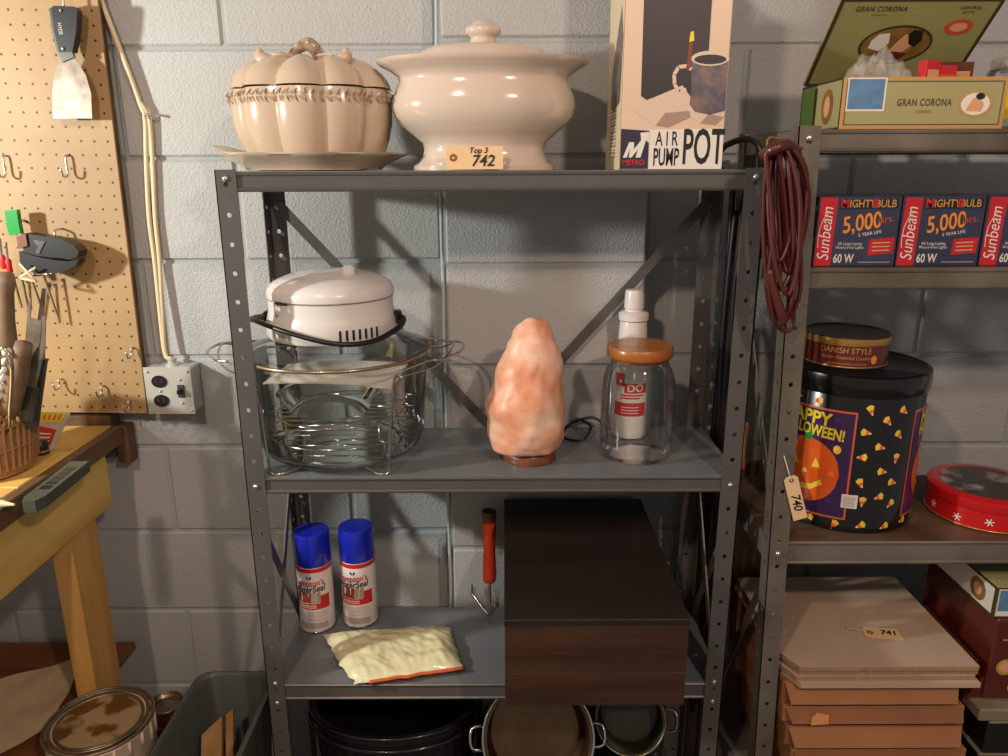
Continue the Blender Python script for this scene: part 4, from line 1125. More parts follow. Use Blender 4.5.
def plank(label, pts, th):
    pts = [Vector(p) for p in pts]
    n_ = (pts[1] - pts[0]).cross(pts[3] - pts[0]).normalized() * th
    b = MB(); b.add(pts + [p - n_ for p in pts], [(0, 1, 2, 3), (7, 6, 5, 4), (0, 4, 5, 1), (1, 5, 6, 2), (2, 6, 7, 3), (3, 7, 4, 0)])
    return tag(b.build('wood_offcut', 'offcut', None), label, 'wood', 'offcuts in the bin')
plank('flat tan wood offcut standing against the bin wall', [(-.632, 1.20, .06), (-.585, 1.20, .06), (-.590, 1.33, .42), (-.628, 1.31, .39)], .012)
plank('narrow tan wood offcut standing beside the flat one in the bin', [(-.578, 1.22, .06), (-.562, 1.22, .06), (-.570, 1.34, .425), (-.584, 1.335, .42)], .014)
plank('pale wood offcut leaning toward the bin front', [(-.57, 1.14, .10), (-.545, 1.14, .12), (-.528, 1.24, .39), (-.560, 1.22, .35)], .008)
# ================================================================== under the dark rack's lowest visible shelf
Z4 = .1305
M['blackgloss'] = mat('glossy_black_plastic', (20, 20, 21), .2, coat=.5)
BXc, BYc = -.238, 1.388
pt = thing('black_pail', 'ribbed glossy black plastic pail under the spray can shelf', 'pail', (BXc, BYc, Z4))
def ribr(a, k): return 1 + .012 * math.cos(36 * a) if 1 <= k <= 8 else 1
prof = [(.10, 0), (.108, .004), (.120, .10), (.128, .18), (.132, .27), (.139, .272), (.139, .288), (.129, .289), (.127, .275), (.122, .18), (.114, .10), (.10, .01), (.01, .008)]
bb = MB(); bb.lathe(prof, (BXc, BYc, Z4), 144, 1.30, .92, lambda a, k: 1 + .016 * math.cos(36 * a) if k in (9, 10, 11) or k in (2, 3) else 1); bb.build('shell', 'black', pt, smooth=50)
for r, z in ((.1405, .290), (.1425, .262)):
    bb = MB(); bb.tube([(BXc + 1.30 * r * math.cos(R(a)), BYc + .92 * r * math.sin(R(a)), Z4 + z) for a in range(0, 360, 6)], .0045, 8, closed=True); bb.build('rim_bead', 'blackgloss', pt, smooth=True)
# steel pots lying on their sides, mouths to the front
M['panin'] = mat('stained_steel', (122, 94, 70), .22, .9, noise_s=12, noise_a=.3)
def side_pot(label, x, y, z, r, dep, tilt, turn, m, m2, knob=True):
    t = thing('cooking_pot', label, 'pot', (x, y, Z4))
    mt = Matrix.Translation((x, y, z)) @ Matrix.Rotation(turn, 4, 'Z') @ Matrix.Rotation(R(90) - tilt, 4, 'X')
    def lt(prof, nm, mm, cap0=True, cap1=True):
        b = MB(); b.lathe(prof, (0, 0, 0), 48, cap0=cap0, cap1=cap1); b.v = [mt @ v for v in b.v]; return b.build(nm, mm, t, smooth=40)
    lt([(.01, -dep), (r * .88, -dep), (r * .96, -dep + .012), (r * .97, 0), (r * 1.03, .002), (r * 1.03, .005), (r * .955, .005), (r * .95, -dep + .016), (r * .86, -dep + .006), (.01, -dep + .005)], 'bowl', m)
    b = MB(); b.tube([(r * 1.03 * math.cos(R(a)), r * 1.03 * math.sin(R(a)), .0045) for a in range(0, 360, 8)], .0028, 6, closed=True); b.v = [mt @ v for v in b.v]; b.build('rim', m2, t, smooth=True)
    for s in (-1, 1):
        b = MB(); b.tube([(s * r * .97, -.022, -.02), (s * (r + .025), -.018, -.016), (s * (r + .025), .018, -.016), (s * r * .97, .022, -.02)], .004, 6, smooth=3); b.v = [mt @ v for v in b.v]; b.build('handle', m2, t, smooth=True)
    return t
side_pot('shiny stainless cooking pot lying with its mouth to the front', .066, 1.265, .419, .108, .10, R(32), R(2), 'panin', 'chrome')
M['greenenamel'] = mat('dark_green_enamel', (56, 62, 42), .3, noise_s=8, noise_a=.3)
side_pot('dark green enamel pot lying behind the stainless one', .262, 1.335, .405, .070, .08, R(28), R(-8), 'greenenamel', 'canrim')
# low shelf load that carries the pots
pb_ = thing('storage_crate', 'dark plastic crate carrying the two cooking pots', 'crate', (.13, 1.385, Z4))
bb = MB(); loft(bb, [rrect(-.06 + i, .31 - i, 1.285 + i, 1.49 - i, .02, Z4 + z) for i, z in ((.01, 0), (0, .14), (-.004, .142), (-.004, .152), (.004, .152), (.006, .10), (.012, .006))]); bb.build('shell', 'black', pb_, smooth=40)
# ================================================================== right rack, top shelf
ZA = 1.5735
CX0, CX1, CY0, CY1, CH_ = .515, .765, 1.222, 1.384, .075
M['sage'] = mat('sage_green_box_paper', (172, 164, 112), .5, noise_s=10, noise_a=.1)
M['sage_in'] = mat('olive_lid_paper', (158, 156, 98), .5, noise_s=10, noise_a=.1)
M['gold'] = mat('gold_trim_print', (206, 156, 92), .4, .2)
M['lblue'] = mat('blue_tax_stamp', (96, 140, 178), .5, noise_s=60, noise_a=.2)
M['skin'] = mat('peach_portrait_print', (224, 164, 120), .5)
M['lime'] = mat('lime_seal', (120, 170, 84), .5)
M['dkbrown'] = mat('dark_brown_edge', (70, 50, 34), .5)
M['oval'] = mat('ochre_oval_print', (150, 116, 56), .5, noise_s=40, noise_a=.4)
M['pinkred'] = mat('orange_red_seal', (206, 80, 46), .5)
cb = thing('cigar_box', 'sage green open cigar box with gold trim and a printed lid standing up', 'cigar box', ((CX0 + CX1) / 2, 1.3, ZA))
t_ = .004
for nm, a, b_ in (('bottom', (CX0, CY0, ZA), (CX1, CY1, ZA + t_)), ('front', (CX0, CY0, ZA + t_), (CX1, CY0 + t_, ZA + CH_)), ('back', (CX0, CY1 - t_, ZA + t_), (CX1, CY1, ZA + CH_)),
                  ('side', (CX0, CY0 + t_, ZA + t_), (CX0 + t_, CY1 - t_, ZA + CH_)), ('side', (CX1 - t_, CY0 + t_, ZA + t_), (CX1, CY1 - t_, ZA + CH_))):
    bb = MB(); bb.bbox(a, b_, .0006); bb.build(nm, 'sage', cb)
org = Vector((CX0, CY0, ZA)); a0, a1 = Vector((1, 0, 0)), Vector((0, 0, 1)); Wd = CX1 - CX0
def cpoly(nm, m, pts, lift, o=org, x=a0, z=a1, par=cb):
    bb = MB(); plane_poly(bb, pts, o, x, z, lift); return bb.build(nm, m, par, fix=False)
def frame(nm, m, w_, h_, b0, bw, lift, o, x, z, par=cb):
    bb = MB()
    for (x0, x1, z0, z1) in ((b0, w_ - b0, b0, b0 + bw), (b0, w_ - b0, h_ - b0 - bw, h_ - b0), (b0, b0 + bw, b0 + bw, h_ - b0 - bw), (w_ - b0 - bw, w_ - b0, b0 + bw, h_ - b0 - bw)):
        plane_poly(bb, [(x0, z0), (x1, z0), (x1, z1), (x0, z1)], o, x, z, lift)
    return bb.build(nm, m, par, fix=False)
frame('gold_border', 'gold', Wd, CH_, .0, .005, .0004, org, a0, a1)
frame('dark_border', 'dkbrown', Wd, CH_, .006, .0012, .0004, org, a0, a1)
cpoly('tax_stamp', 'paper', [(.007, .026), (.066, .026), (.066, .074), (.007, .074)], .0005)
cpoly('tax_stamp', 'lblue', [(.009, .029), (.063, .029), (.063, .072), (.009, .072)], .0007)
flat_text('GRAN CORONA', .0145, org + Vector((.126, 0, .038)), a0, a1, 'dkbrown', cb, bold=.01, sx=.72, spacing=1.1)
flat_text('CIGARROS', .006, org + Vector((.126, 0, .025)), a0, a1, 'oval', cb, sx=.8)
cpoly('portrait', 'gold', ell(.204, .036, .026, .019, 24), .0005)
cpoly('portrait', 'paper', ell(.204, .036, .022, .016, 24), .0007)
cpoly('portrait', 'skin', [(.190, .026), (.214, .025), (.217, .036), (.208, .046), (.199, .044), (.194, .035)], .0009)
cpoly('portrait', 'ink', ell(.210, .047, .007, .005, 12), .0011)
# left side print
so = Vector((CX0, CY1, ZA)); sx_, Dp = Vector((0, -1, 0)), CY1 - CY0
cpoly('side_seal', 'lime', [(.004, .004), (.060, .004), (.060, .068), (.004, .068)], .0005, so, sx_)
cpoly('side_seal', 'dkbrown', [(.056, .004), (.066, .004), (.066, .068), (.056, .068)], .0006, so, sx_)
cpoly('side_oval', 'oval', ell(.110, .036, .022, .027, 24), .0005, so, sx_)
cpoly('side_oval', 'skin', ell(.110, .036, .011, .016, 20), .0008, so, sx_)
frame('side_border', 'dkbrown', Dp, CH_, 0, .003, .0007, so, sx_, a1)
# lid: hinged on the back edge, leaning forward over the box
ho = Vector((CX0, CY1 - .002, ZA + CH_ + .002)); up = Vector((0, -.122, .114)).normalized(); LL = .167
nl = a0.cross(up)           # faces the viewer
bb = MB(); bb.prism([(0, 0), (Wd, 0), (Wd, LL), (0, LL)], a0, up, ho, -nl * .005)
ld = bb.build('lid', 'sage_in', cb)
def lp_(nm, m, pts, lift): return cpoly(nm, m, pts, lift, ho, a0, up, ld)
frame('lid_border', 'dkbrown', Wd, LL, 0, .006, .0005, ho, a0, up, ld)
flat_text('GRAN CORONA', .0125, ho + a0 * .068 + up * .148, a0, up, 'dkbrown', ld, bold=.01, sx=.8, spacing=1.1)
flat_text('CIGARROS', .006, ho + a0 * .068 + up * .138, a0, up, 'oval', ld, sx=.8)
flat_text('CONTROL', .007, ho + a0 * .205 + up * .150, a0, up, 'dkbrown', ld, bold=.01)
flat_text('50 CTS', .006, ho + a0 * .205 + up * .142, a0, up, 'dkbrown', ld, bold=.01)
lp_('lid_oval', 'dkbrown', ell(.118, .083, .058, .037, 28), .0006)
lp_('lid_oval', 'oval', ell(.118, .083, .054, .033, 28), .0009)
lp_('lid_portrait', 'paper', [(.076, .078), (.096, .072), (.106, .088), (.100, .106), (.084, .104), (.076, .092)], .0012)
lp_('lid_portrait', 'skin', [(.112, .072), (.134, .070), (.146, .084), (.142, .102), (.126, .104), (.118, .090)], .0012)
lp_('lid_portrait', 'ink', [(.138, .086), (.150, .080), (.156, .094), (.150, .110), (.136, .112), (.130, .104)], .0015)
lp_('lid_portrait', 'darkred', [(.084, .068), (.106, .056), (.134, .056), (.144, .068), (.112, .072)], .0015)
lp_('lid_seal', 'pinkred', ell(.203, .116, .022, .014, 24), .0006)
lp_('lid_seal', 'skin', ell(.203, .116, .014, .008, 20), .0009)
# contents
M['wrap'] = mat('clear_cellophane', (238, 230, 220), .12, coat=.6)
nt = M['wrap'].node_tree; tr = N(nt, 'ShaderNodeBsdfTransparent'); mx = N(nt, 'ShaderNodeMixShader'); mx.inputs[0].default_value = .20
nt.links.new(tr.outputs[0], mx.inputs[1]); nt.links.new(nt.nodes['Principled BSDF'].outputs[0], mx.inputs[2]); nt.links.new(mx.outputs[0], nt.nodes['Material Output'].inputs[0])
bag = MB()
def bg(s, t2, k):
    x = CX0 + .012 + .135 * s; y = CY0 + .014 + .10 * t2
    e = (math.sin(math.pi * s) * math.sin(math.pi * t2)) ** .5 if 0 < s < 1 and 0 < t2 < 1 else 0
    z = ZA + .010 + k * e * (.100 + .045 * noise.noise((s * 6, t2 * 5, 2)) + .014 * noise.noise((s * 17, t2 * 15, 5)))
    return (x, y, z)
bag.grid(48, 34, lambda s, t2: bg(s, t2, 1)); bag.grid(34, 24, lambda s, t2: bg(s, t2, .05), True)
tag(bag.build('cellophane_bag', 'wrap', None, smooth=True), 'crumpled clear cellophane bag filling the open cigar box', 'bag')
for i, (x, y, wv, hv, an, m) in enumerate(((.662, 1.262, .030, .098, .4, 'red'), (.690, 1.275, .040, .092, .15, 'red'), (.722, 1.300, .055, .100, -.04, 'darkred'))):
    t = thing('match_box', ('small red printed packet tilted in the cigar box', 'taller red printed packet beside the clear bag', 'large red and brown packet at the cigar box end')[i], 'packet', (x, y, ZA + .0045), 'packets in the cigar box')
    bb = MB(); bb.bbox((-wv / 2, -.008, 0), (wv / 2, .008, hv), .001)
    mt = Matrix.Translation((x, y, ZA + .0045)) @ Matrix.Rotation(an, 4, 'Z'); bb.v = [mt @ v for v in bb.v]; bb.build('carton', m, t)
    bb = MB(); bb.add([mt @ Vector(p) for p in ((-wv * .4, -.0088, hv * .55), (wv * .4, -.0088, hv * .55), (wv * .4, -.0088, hv * .86), (-wv * .4, -.0088, hv * .86))], [(0, 1, 2, 3)]); bb.build('print', ('skin', 'pinkred', 'gold')[i], t, fix=False)
# glass jar at the box end
jx, jy = .872, 1.36
j2 = thing('glass_jar', 'clear glass jar with a yellow label beside the open cigar box', 'jar', (jx, jy, ZA))
bb = MB(); bb.lathe([(.01, .001), (.05, 0), (.056, .006), (.056, .085), (.050, .100), (.046, .104), (.046, .112), (.043, .112), (.043, .1), (.053, .085), (.053, .008), (.01, .004)], (jx, jy, ZA), 40); bb.build('body', 'glass', j2, smooth=40)
bb = MB(); bb.lathe([(.048, .100), (.049, .113), (.047, .118), (.01, .118)], (jx, jy, ZA), 40); bb.build('lid', 'zinc', j2, smooth=40)
bb = MB(); cyl_rect(bb, -.03, .05, .02, .075, (jx, jy, ZA), .056, math.atan2(-jy, -jx), .0006); bb.build('label', 'yellow', j2, fix=False)
# ================================================================== bulb boxes
ZS = 1.3635
M['bnavy'] = mat('dark_navy_carton', (58, 62, 88), .35, coat=.3, noise_s=4, noise_a=.2)
M['bred'] = mat('red_carton', (200, 34, 42), .35, coat=.3)
M['orange_y'] = mat('orange_gold_print', (240, 150, 60), .4)
def bulb_box(label, x, rot, full=True):
    y = 1.222; w_, h_, dp = .131, .110, .12
    t = thing('bulb_carton', label, 'box', (x + w_ / 2, y + dp / 2, ZS), 'light bulb cartons')
    mt = Matrix.Translation((x, y, ZS)) @ Matrix.Rotation(rot, 4, 'Z')
    bb = MB(); bb.bbox((0, 0, 0), (w_, dp, h_), .0012); bb.v = [mt @ v for v in bb.v]; bb.build('carton', 'bnavy', t)
    o = mt @ Vector((0, 0, 0)); ax = mt.to_3x3() @ Vector((1, 0, 0)); az = Vector((0, 0, 1))
    pp2 = lambda nm, m, pts, lift: cpoly(nm, m, pts, lift, o, ax, az, t)
    P_ = lambda x_, z_: o + ax * x_ + az * z_
    pp2('red_panel', 'bred', [(.001, .001), (.028, .001), (.030, .108), (.003, .108)], .0005)
    flat_text('Sunbeam', .027, P_(.0155, .051), az, -ax, 'paper', t, shear=.25, sx=.86, rot=0)
    bb = MB(); 
    pts = [(.0045, .030), (.0035, .045), (.005, .062), (.010, .076), (.017, .085)]
    for i in range(4):
        (u0, v0), (u1, v1) = pts[i], pts[i + 1]
        plane_poly(bb, [(u0, v0), (u0 + .0012, v0), (u1 + .0012, v1), (u1, v1)], o, ax, az, .0009)
    q = bb.build('swoosh', 'paper', t, fix=False)
    pp2('title_bar', 'ink', [(.034, .090), (.126, .091), (.126, .106), (.034, .105)], .0005)
    flat_text('MIGHTYBULB', .0165, P_(.080, .098), ax, az, 'gold', t, bold=.02, sx=.86)
    flat_text('M', .0180, P_(.041, .098), ax, az, 'bred', t, bold=.03, lift=.0012)
    flat_text('B', .0180, P_(.0895, .098), ax, az, 'bred', t, bold=.03, lift=.0012)
    flat_text('5,000', .036, P_(.071, .068), ax, az, 'orange_y', t, bold=.015, rot=.16, shear=.1, sx=.78)
    flat_text('hrs.', .016, P_(.110, .074), ax, az, 'pinkred', t, rot=.16)
    flat_text('5 YEAR LIFE', .0072, P_(.086, .052), ax, az, 'paper', t, rot=.16)
    flat_text('4X Long-Lasting', .0066, P_(.056, .036), ax, az, 'paper', t, sx=.9)
    flat_text('Worry-Free Lights', .0066, P_(.056, .030), ax, az, 'paper', t, sx=.9)
    flat_text('60 W', .0195, P_(.048, .012), ax, az, 'paper', t, bold=.02, sx=.72)
    pp2('red_flash', 'bred', [(.086, .018), (.126, .021), (.127, .046), (.087, .043)], .0005)
    for i, z in enumerate((.037, .031, .025)):
        pp2('flash_line', 'skin', [(.092, z - .001), (.120, z), (.120, z + .002), (.092, z + .001)], .0008)
    pp2('thin_line', 'fade', [(.072, .006), (.124, .006), (.124, .0072), (.072, .0072)], .0006)
bulb_box('navy and red light bulb carton touching the shelf corner post', .497, 0)
bulb_box('navy and red light bulb carton in the middle of the row of three', .6305, 0)
bulb_box('navy and red light bulb carton farthest from the corner post', .7640, 0)
# ================================================================== third shelf: tins
ZC = .8855
HX, HY, HR = .647, 1.354, .126
M['tinblack'] = mat('black_lacquered_tin', (22, 19, 18), .22, .2, coat=.5)
M['purple'] = mat('purple_print', (62, 34, 84), .3, coat=.4)
M['border'] = mat('coral_border_print', (222, 104, 70), .35, coat=.3)
M['pumpkin'] = mat('orange_pumpkin_print', (232, 100, 30), .3, coat=.4, noise_s=20, noise_a=.2)
M['candyy'] = mat('yellow_candy_print', (248, 206, 70), .35)
M['candyo'] = mat('orange_candy_print', (234, 110, 40), .35)
tin = thing('halloween_tin', 'tall black round Halloween tin printed with pumpkins and candy corn', 'tin', (HX, HY, ZC))
c = (HX, HY, ZC)
bb = MB(); bb.lathe([(.120, 0), (HR, .002), (HR + .001, .006), (HR, .010), (HR, .235), (HR - .002, .238)], c, 72); bb.build('body', 'tinblack', tin, smooth=40)
bb = MB(); bb.lathe([(HR + .002, .232), (HR + .0035, .234), (HR + .0035, .258), (HR + .002, .264), (HR - .004, .266), (HR - .008, .263), (.01, .263)], c, 72); bb.build('lid', 'tinblack', tin, smooth=40)
th0 = math.atan2(-HY, -HX)
def mark(n, m, polys, lift, off):
    bb = MB()
    for p in polys: cyl_poly(bb, [(x + off, z) for x, z in p], c, HR, th0, lift)
    o = bb.build(n, m, tin, fix=False); return o
for pi in range(3):
    off = HR * R(-28 + 120 * pi); hw = HR * R(35.5)
    bb = MB(); cyl_rect(bb, off - hw, off + hw, .022, .208, c, HR, th0, .0003); bb.build('panel_border', 'border', tin, fix=False)
    bb = MB(); cyl_rect(bb, off - hw + .0035, off + hw - .0035, .0255, .2045, c, HR, th0, .0006); bb.build('panel_sky', 'purple', tin, fix=False)
    # pumpkin: a fan of thin vertical strips so that it follows the curve
    bb = MB()
    for i in range(24):
        x0, x1 = -.060 + .120 * i / 24, -.060 + .120 * (i + 1) / 24
        f0, f1 = [math.sqrt(max(0, 1 - (x / .060) ** 2)) for x in (x0, x1)]
        cyl_poly(bb, [(off + x0, .098 - .056 * f0), (off + x1, .098 - .056 * f1), (off + x1, .098 + .056 * f1), (off + x0, .098 + .056 * f0)], c, HR, th0, .0010)
    bb.build('pumpkin_picture', 'pumpkin', tin, fix=False)
    mark('face_mark', 'candyy', [[(-.034, .070), (-.012, .060), (.0, .062), (.0, .072), (-.012, .070), (-.030, .080)], [(.0, .062), (.014, .064), (.034, .078), (.030, .086), (.014, .074), (.0, .072)],
                                 [(-.03, .104), (-.014, .102), (-.020, .120)], [(.012, .104), (.028, .106), (.018, .122)], [(-.004, .092), (.006, .092), (.001, .102)]], .0014, off)
    mark('stalk_mark', 'green', [[(-.008, .150), (.006, .150), (.010, .166), (-.002, .170)]], .0014, off)
    mark('moon_mark', 'candyy', [ell(.052, .142, .0065, .0075, 12)], .0009, off)
    cyl_text('HAPPY', .030, c, HR, th0, off - .008, .190, 'yellow', tin, bold=.03, rot=-.04, lift=.0014)
    cyl_text('HALLOWEEN!', .026, c, HR, th0, off + .003, .168, 'yellow', tin, bold=.03, rot=-.05, lift=.0014, sx=.72)
rnd = random.Random(5)
yy, oo, ww = [], [], []
def candy(x, z, an):
    ca, sa = math.cos(an), math.sin(an)
    f = lambda p: (x + p[0] * ca - p[1] * sa, z + p[0] * sa + p[1] * ca)
    k = 1.05
    yy.append([f(p) for p in ((-.0062 * k, .005 * k), (-.0045 * k, 0), (.0045 * k, 0), (.0062 * k, .005 * k), (0, .0078 * k))])
    oo.append([f(p) for p in ((-.0045 * k, 0), (-.0022 * k, -.006 * k), (.0022 * k, -.006 * k), (.0045 * k, 0))])
    ww.append([f(p) for p in ((-.0022 * k, -.006 * k), (0, -.0098 * k), (.0022 * k, -.006 * k))])
for g in range(3):
    base = HR * R(30 + 120 * g)      # the gap between two panels
    for (dx, z) in ((-.032, .214), (.000, .196), (.030, .212), (-.036, .176), (.026, .172), (-.008, .152), (-.036, .134), (.028, .132), (.002, .110), (-.034, .090), (.026, .090), (.004, .066), (-.026, .058), (.030, .052)):
        candy(base + dx * .95, z, rnd.uniform(-1.6, 1.6))
for i in range(18): candy(HR * R(20 * i), .0125 + .003 * (i % 2), rnd.uniform(-1.6, 1.6))
for g in range(3): candy(HR * R(-28 + 120 * g) - .03, .220, 1.4); candy(HR * R(-28 + 120 * g) + .012, .219, -1.2)
for nm, m, L_ in (('candy_print', 'candyy', yy), ('candy_middle', 'candyo', oo), ('candy_tip', 'paper', ww)):
    o = mark(nm, m, L_, .0006, 0); o['kind'] = 'stuff'
bb = MB(); cyl_rect(bb, HR * R(3), HR * R(15), .044, .068, c, HR, th0, .0010); bb.build('price_sticker', 'paper', tin, fix=False)
bb = MB()
for i in range(7): cyl_rect(bb, HR * R(4.5), HR * R(13.5), .047 + i * .0026, .0482 + i * .0026, c, HR, th0, .0014)
q = bb.build('sticker_print', 'fade', tin, fix=False); q['kind'] = 'stuff'
# cookie tin on top
M['maroon'] = mat('maroon_tin_print', (104, 34, 30), .3, .2, coat=.4)
M['tingold'] = mat('gold_tin_edge', (196, 150, 84), .3, .6)
M['tinlid'] = mat('dark_bronze_lid', (86, 72, 58), .3, .5)
tin.scale = (1, 1, 1.085)
c3 = (HX - .018, HY + .004, ZC + .2665 * 1.085)
ck = thing('cookie_tin', 'small round maroon cookie tin with gold rim on the Halloween tin', 'tin', c3)
r = .072
bb = MB(); bb.lathe([(r - .003, 0), (r + .001, .001), (r, .004), (r, .042)], c3, 48); bb.build('body', 'maroon', ck, smooth=40)
bb = MB(); bb.lathe([(r + .0014, .040), (r + .0018, .041), (r + .0018, .0525)], c3, 48, cap0=False, cap1=False); bb.build('lid_band', 'tingold', ck, smooth=40)
bb = MB(); bb.lathe([(r + .0018, .0526), (r, .0550), (r - .004, .0555), (r - .006, .0535), (.01, .0535)], c3, 48, cap0=False); bb.build('lid', 'tinlid', ck, smooth=40)
bb = MB(); bb.tube([(c3[0] + r * math.cos(R(a)), c3[1] + r * math.sin(R(a)), c3[2] + .002) for a in range(0, 360, 8)], .0015, 6, closed=True); bb.build('foot_ring', 'tingold', ck, smooth=True)
th = math.atan2(-c3[1], -c3[0])
cyl_text('DANISH STYLE', .0145, c3, r, th, .002, .0315, 'gold', ck, sx=.92)
cyl_text('Butter Flavored Cookies', .0088, c3, r, th, .004, .019, 'gold', ck, shear=.25)
cyl_text('assorted cookies and more', .0058, c3, r, th, .006, .0085, 'gold', ck)
bb = MB(); cyl_poly(bb, ell(.052, .016, .006, .008, 12), c3, r, th, .0008); bb.build('biscuit_print', 'orange_y', ck, fix=False)
# red tin with snowflakes
RT = (.909, 1.318, ZC); r = .098
M['redtin'] = mat('glossy_red_tin', (206, 26, 30), .25, .1, coat=.5)
M['picture'] = mat('dark_winter_picture', (64, 54, 54), .3, noise_s=16, rgb2=(178, 164, 158), contrast=(.5, .62), coat=.3)
rt = thing('gift_tin', 'low round red tin with white snowflakes and a dark picture lid', 'tin', RT)
bb = MB(); bb.lathe([(r - .002, 0), (r, .002), (r, .040)], RT, 56); bb.build('body', 'redtin', rt, smooth=40)
bb = MB(); bb.lathe([(r + .0014, .037), (r + .002, .038), (r + .002, .056), (r - .002, .059), (r - .010, .0595)], RT, 56, cap0=False, cap1=True); lid = bb.build('lid', 'redtin', rt, smooth=40)
bb = MB(); bb.add([(RT[0] + x, RT[1] + y, RT[2] + .0602) for x, y in ell(0, 0, .080, .080, 40)], [tuple(range(40))]); bb.build('lid_picture', 'picture', lid, fix=False)
bb = MB(); bb.tube([(RT[0] + r * math.cos(R(a)), RT[1] + r * math.sin(R(a)), RT[2] + .003) for a in range(0, 360, 8)], .0014, 6, closed=True); bb.build('foot_ring', 'tingold', rt, smooth=True)
th = math.atan2(-RT[1], -RT[0]); bb = MB()
for k, (ang, z) in enumerate(((-52, .020), (-22, .016), (8, .020), (36, .015), (64, .02), (-80, .014))):
    x0 = r * R(ang)
    for s in range(3):
        a = R(60 * s + 15); dx, dz = .0075 * math.cos(a), .0075 * math.sin(a); nx, nz = -.0009 * math.sin(a), .0009 * math.cos(a)
        cyl_poly(bb, [(x0 - dx - nx, z - dz - nz), (x0 + dx - nx, z + dz - nz), (x0 + dx + nx, z + dz + nz), (x0 - dx + nx, z - dz + nz)], RT, r, th, .0008 + .0002 * s)
q = bb.build('snowflake_print', 'paper', rt, fix=False); q['kind'] = 'stuff'
# tag hanging on the corner post
tc_ = PY(795, 499, RY0 - .006)
dn = (PY(800.5, 524, RY0 - .006) - PY(789, 474, RY0 - .006)).normalized()
t = price_tag('buff string tag reading 740 hanging on the beige shelving post', tc_, dn, Vector((0, -1, 0)).cross(dn) * 1, .084, .024, [('740', .021, .008, 0, 0)])
p = tc_ - dn * .033
bb = MB(); bb.tube([p, p + Vector((-.008, -.001, .02)), p + Vector((-.016, .003, .045))], .0008, 5); bb.build('string', 'paper', t)
# ================================================================== lower right: panels and cardboard
X0, X1, Y0, Y1 = .512, .860, 1.180, 1.490
M['panel'] = mat('pale_grey_board', (196, 170, 146), .5, noise_s=6, noise_a=.08)
M['paneledge'] = mat('fibre_board_edge', (172, 138, 104), .7, noise_s=60, noise_a=.2)
for i in range(4):
    z0 = .604 + i * .0105; dx = (.004, -.003, .002, .0)[i]; dy = (-.006, .002, .004, .0)[i]
    t = thing('board_panel', ('white edged flat board at the bottom of the stack of boards', 'flat grey board second from the bottom of the stack', 'flat grey board just under the topmost one', 'topmost flat pale grey board carrying the price tag')[i], 'board', ((X0 + X1) / 2 + dx, 1.33, z0), 'stacked flat boards')
    ch2 = .022
    poly = [(X0 + dx + ch2, Y0 + dy), (X1 + dx, Y0 + dy), (X1 + dx, Y1 + dy), (X0 + dx, Y1 + dy), (X0 + dx, Y0 + dy + ch2 * 2)]
    bb = MB(); bb.prism(poly, (1, 0, 0), (0, 1, 0), (0, 0, z0), (0, 0, .0085)); bb.build('core', 'paneledge' if i else 'panel', t)
    bb = MB(); bb.prism(poly, (1, 0, 0), (0, 1, 0), (0, 0, z0 + .0086), (0, 0, .0014)); bb.build('face', 'panel', t)
zt = .604 + 3 * .0105 + .0108
p = PZ(881, 635, zt)
price_tag('buff string tag reading 741 lying on the topmost board', (p.x, p.y, zt + .001), Vector((1, -.12, 0)), Vector((.12, 1, 0)), .068, .036, [('741', .021, .012, .002, 0)])
pp0 = PZ(858, 633, zt)
bb = MB(); bb.tube([(pp0.x + .004, pp0.y, zt + .002), (pp0.x - .012, pp0.y + .003, zt + .004), (pp0.x - .022, pp0.y + .010, zt + .002), (pp0.x - .016, pp0.y + .016, zt + .002)], .001, 5, smooth=3)
tag(bb.build('tag_string', 'fade', None), 'loop of pale string tied to the tag on the boards', 'string')
M['card'] = mat('brown_cardboard', (168, 112, 70), .7, noise_s=8, noise_a=.14)
M['card2'] = mat('darker_cardboard', (148, 94, 56), .7, noise_s=8, noise_a=.14)
M['tape'] = mat('tan_tape', (214, 150, 92), .4)
zs = [.333, .425, .478, .522, .556, .6035]
for i in range(5):
    y0 = (1.17, 1.165, 1.175, 1.185, 1.195)[i]; x1 = (.852, .856, .848, .852, .842)[i]; x0 = (.542, .530, .520, .515, .513)[i]
    t = thing('cardboard_box', ('deep brown cardboard box at the bottom of the stack on the lowest shelf', 'flattened brown carton resting on the deep box', 'flattened brown carton in the middle of the stack', 'flattened brown carton with a torn tape patch', 'brown carton directly under the flat boards')[i], 'box', ((x0 + x1) / 2, 1.33, zs[i]), 'stacked cardboard')
    bb = MB(); bb.bbox((x0, y0, zs[i] + .0006), (x1, 1.48, zs[i + 1] - .0006), .002); bb.build('carton', 'card' if i % 2 else 'card2', t)
    if i:
        bb = MB(); bb.add([(x0 + .004, y0 - .001, zs[i + 1] - .002), (x1 - .004, y0 - .001, zs[i + 1] - .002), (x1 - .012, y0 - .020, zs[i] + .012), (x0 + .012, y0 - .020, zs[i] + .012)], [(0, 1, 2, 3)]); bb.v += [v + Vector((0, .003, -.001)) for v in bb.v]
        bb.f += [[7, 6, 5, 4], [0, 4, 5, 1], [1, 5, 6, 2], [2, 6, 7, 3], [3, 7, 4, 0]]; bb.fm += [0] * 5
        bb.build('flap', 'card' if i % 2 == 0 else 'card2', t)
    if i == 3:
        bb = MB(); plane_poly(bb, [(.0, .0), (.032, .002), (.034, .018), (.012, .022), (.002, .014)], (.560, y0 - .0205, zs[i] + .010), (1, 0, 0), (0, .3, 1), .0006); bb.build('tape_patch', 'tape', t, fix=False)
bb = MB()
t = thing('book_stack_box', 'low support box of dark boards under the cardboard stack', 'box', (.69, 1.34, .3005))
bb.bbox((.545, 1.19, .3008), (.845, 1.47, .332), .003); bb.build('carton', 'wood_b', t)
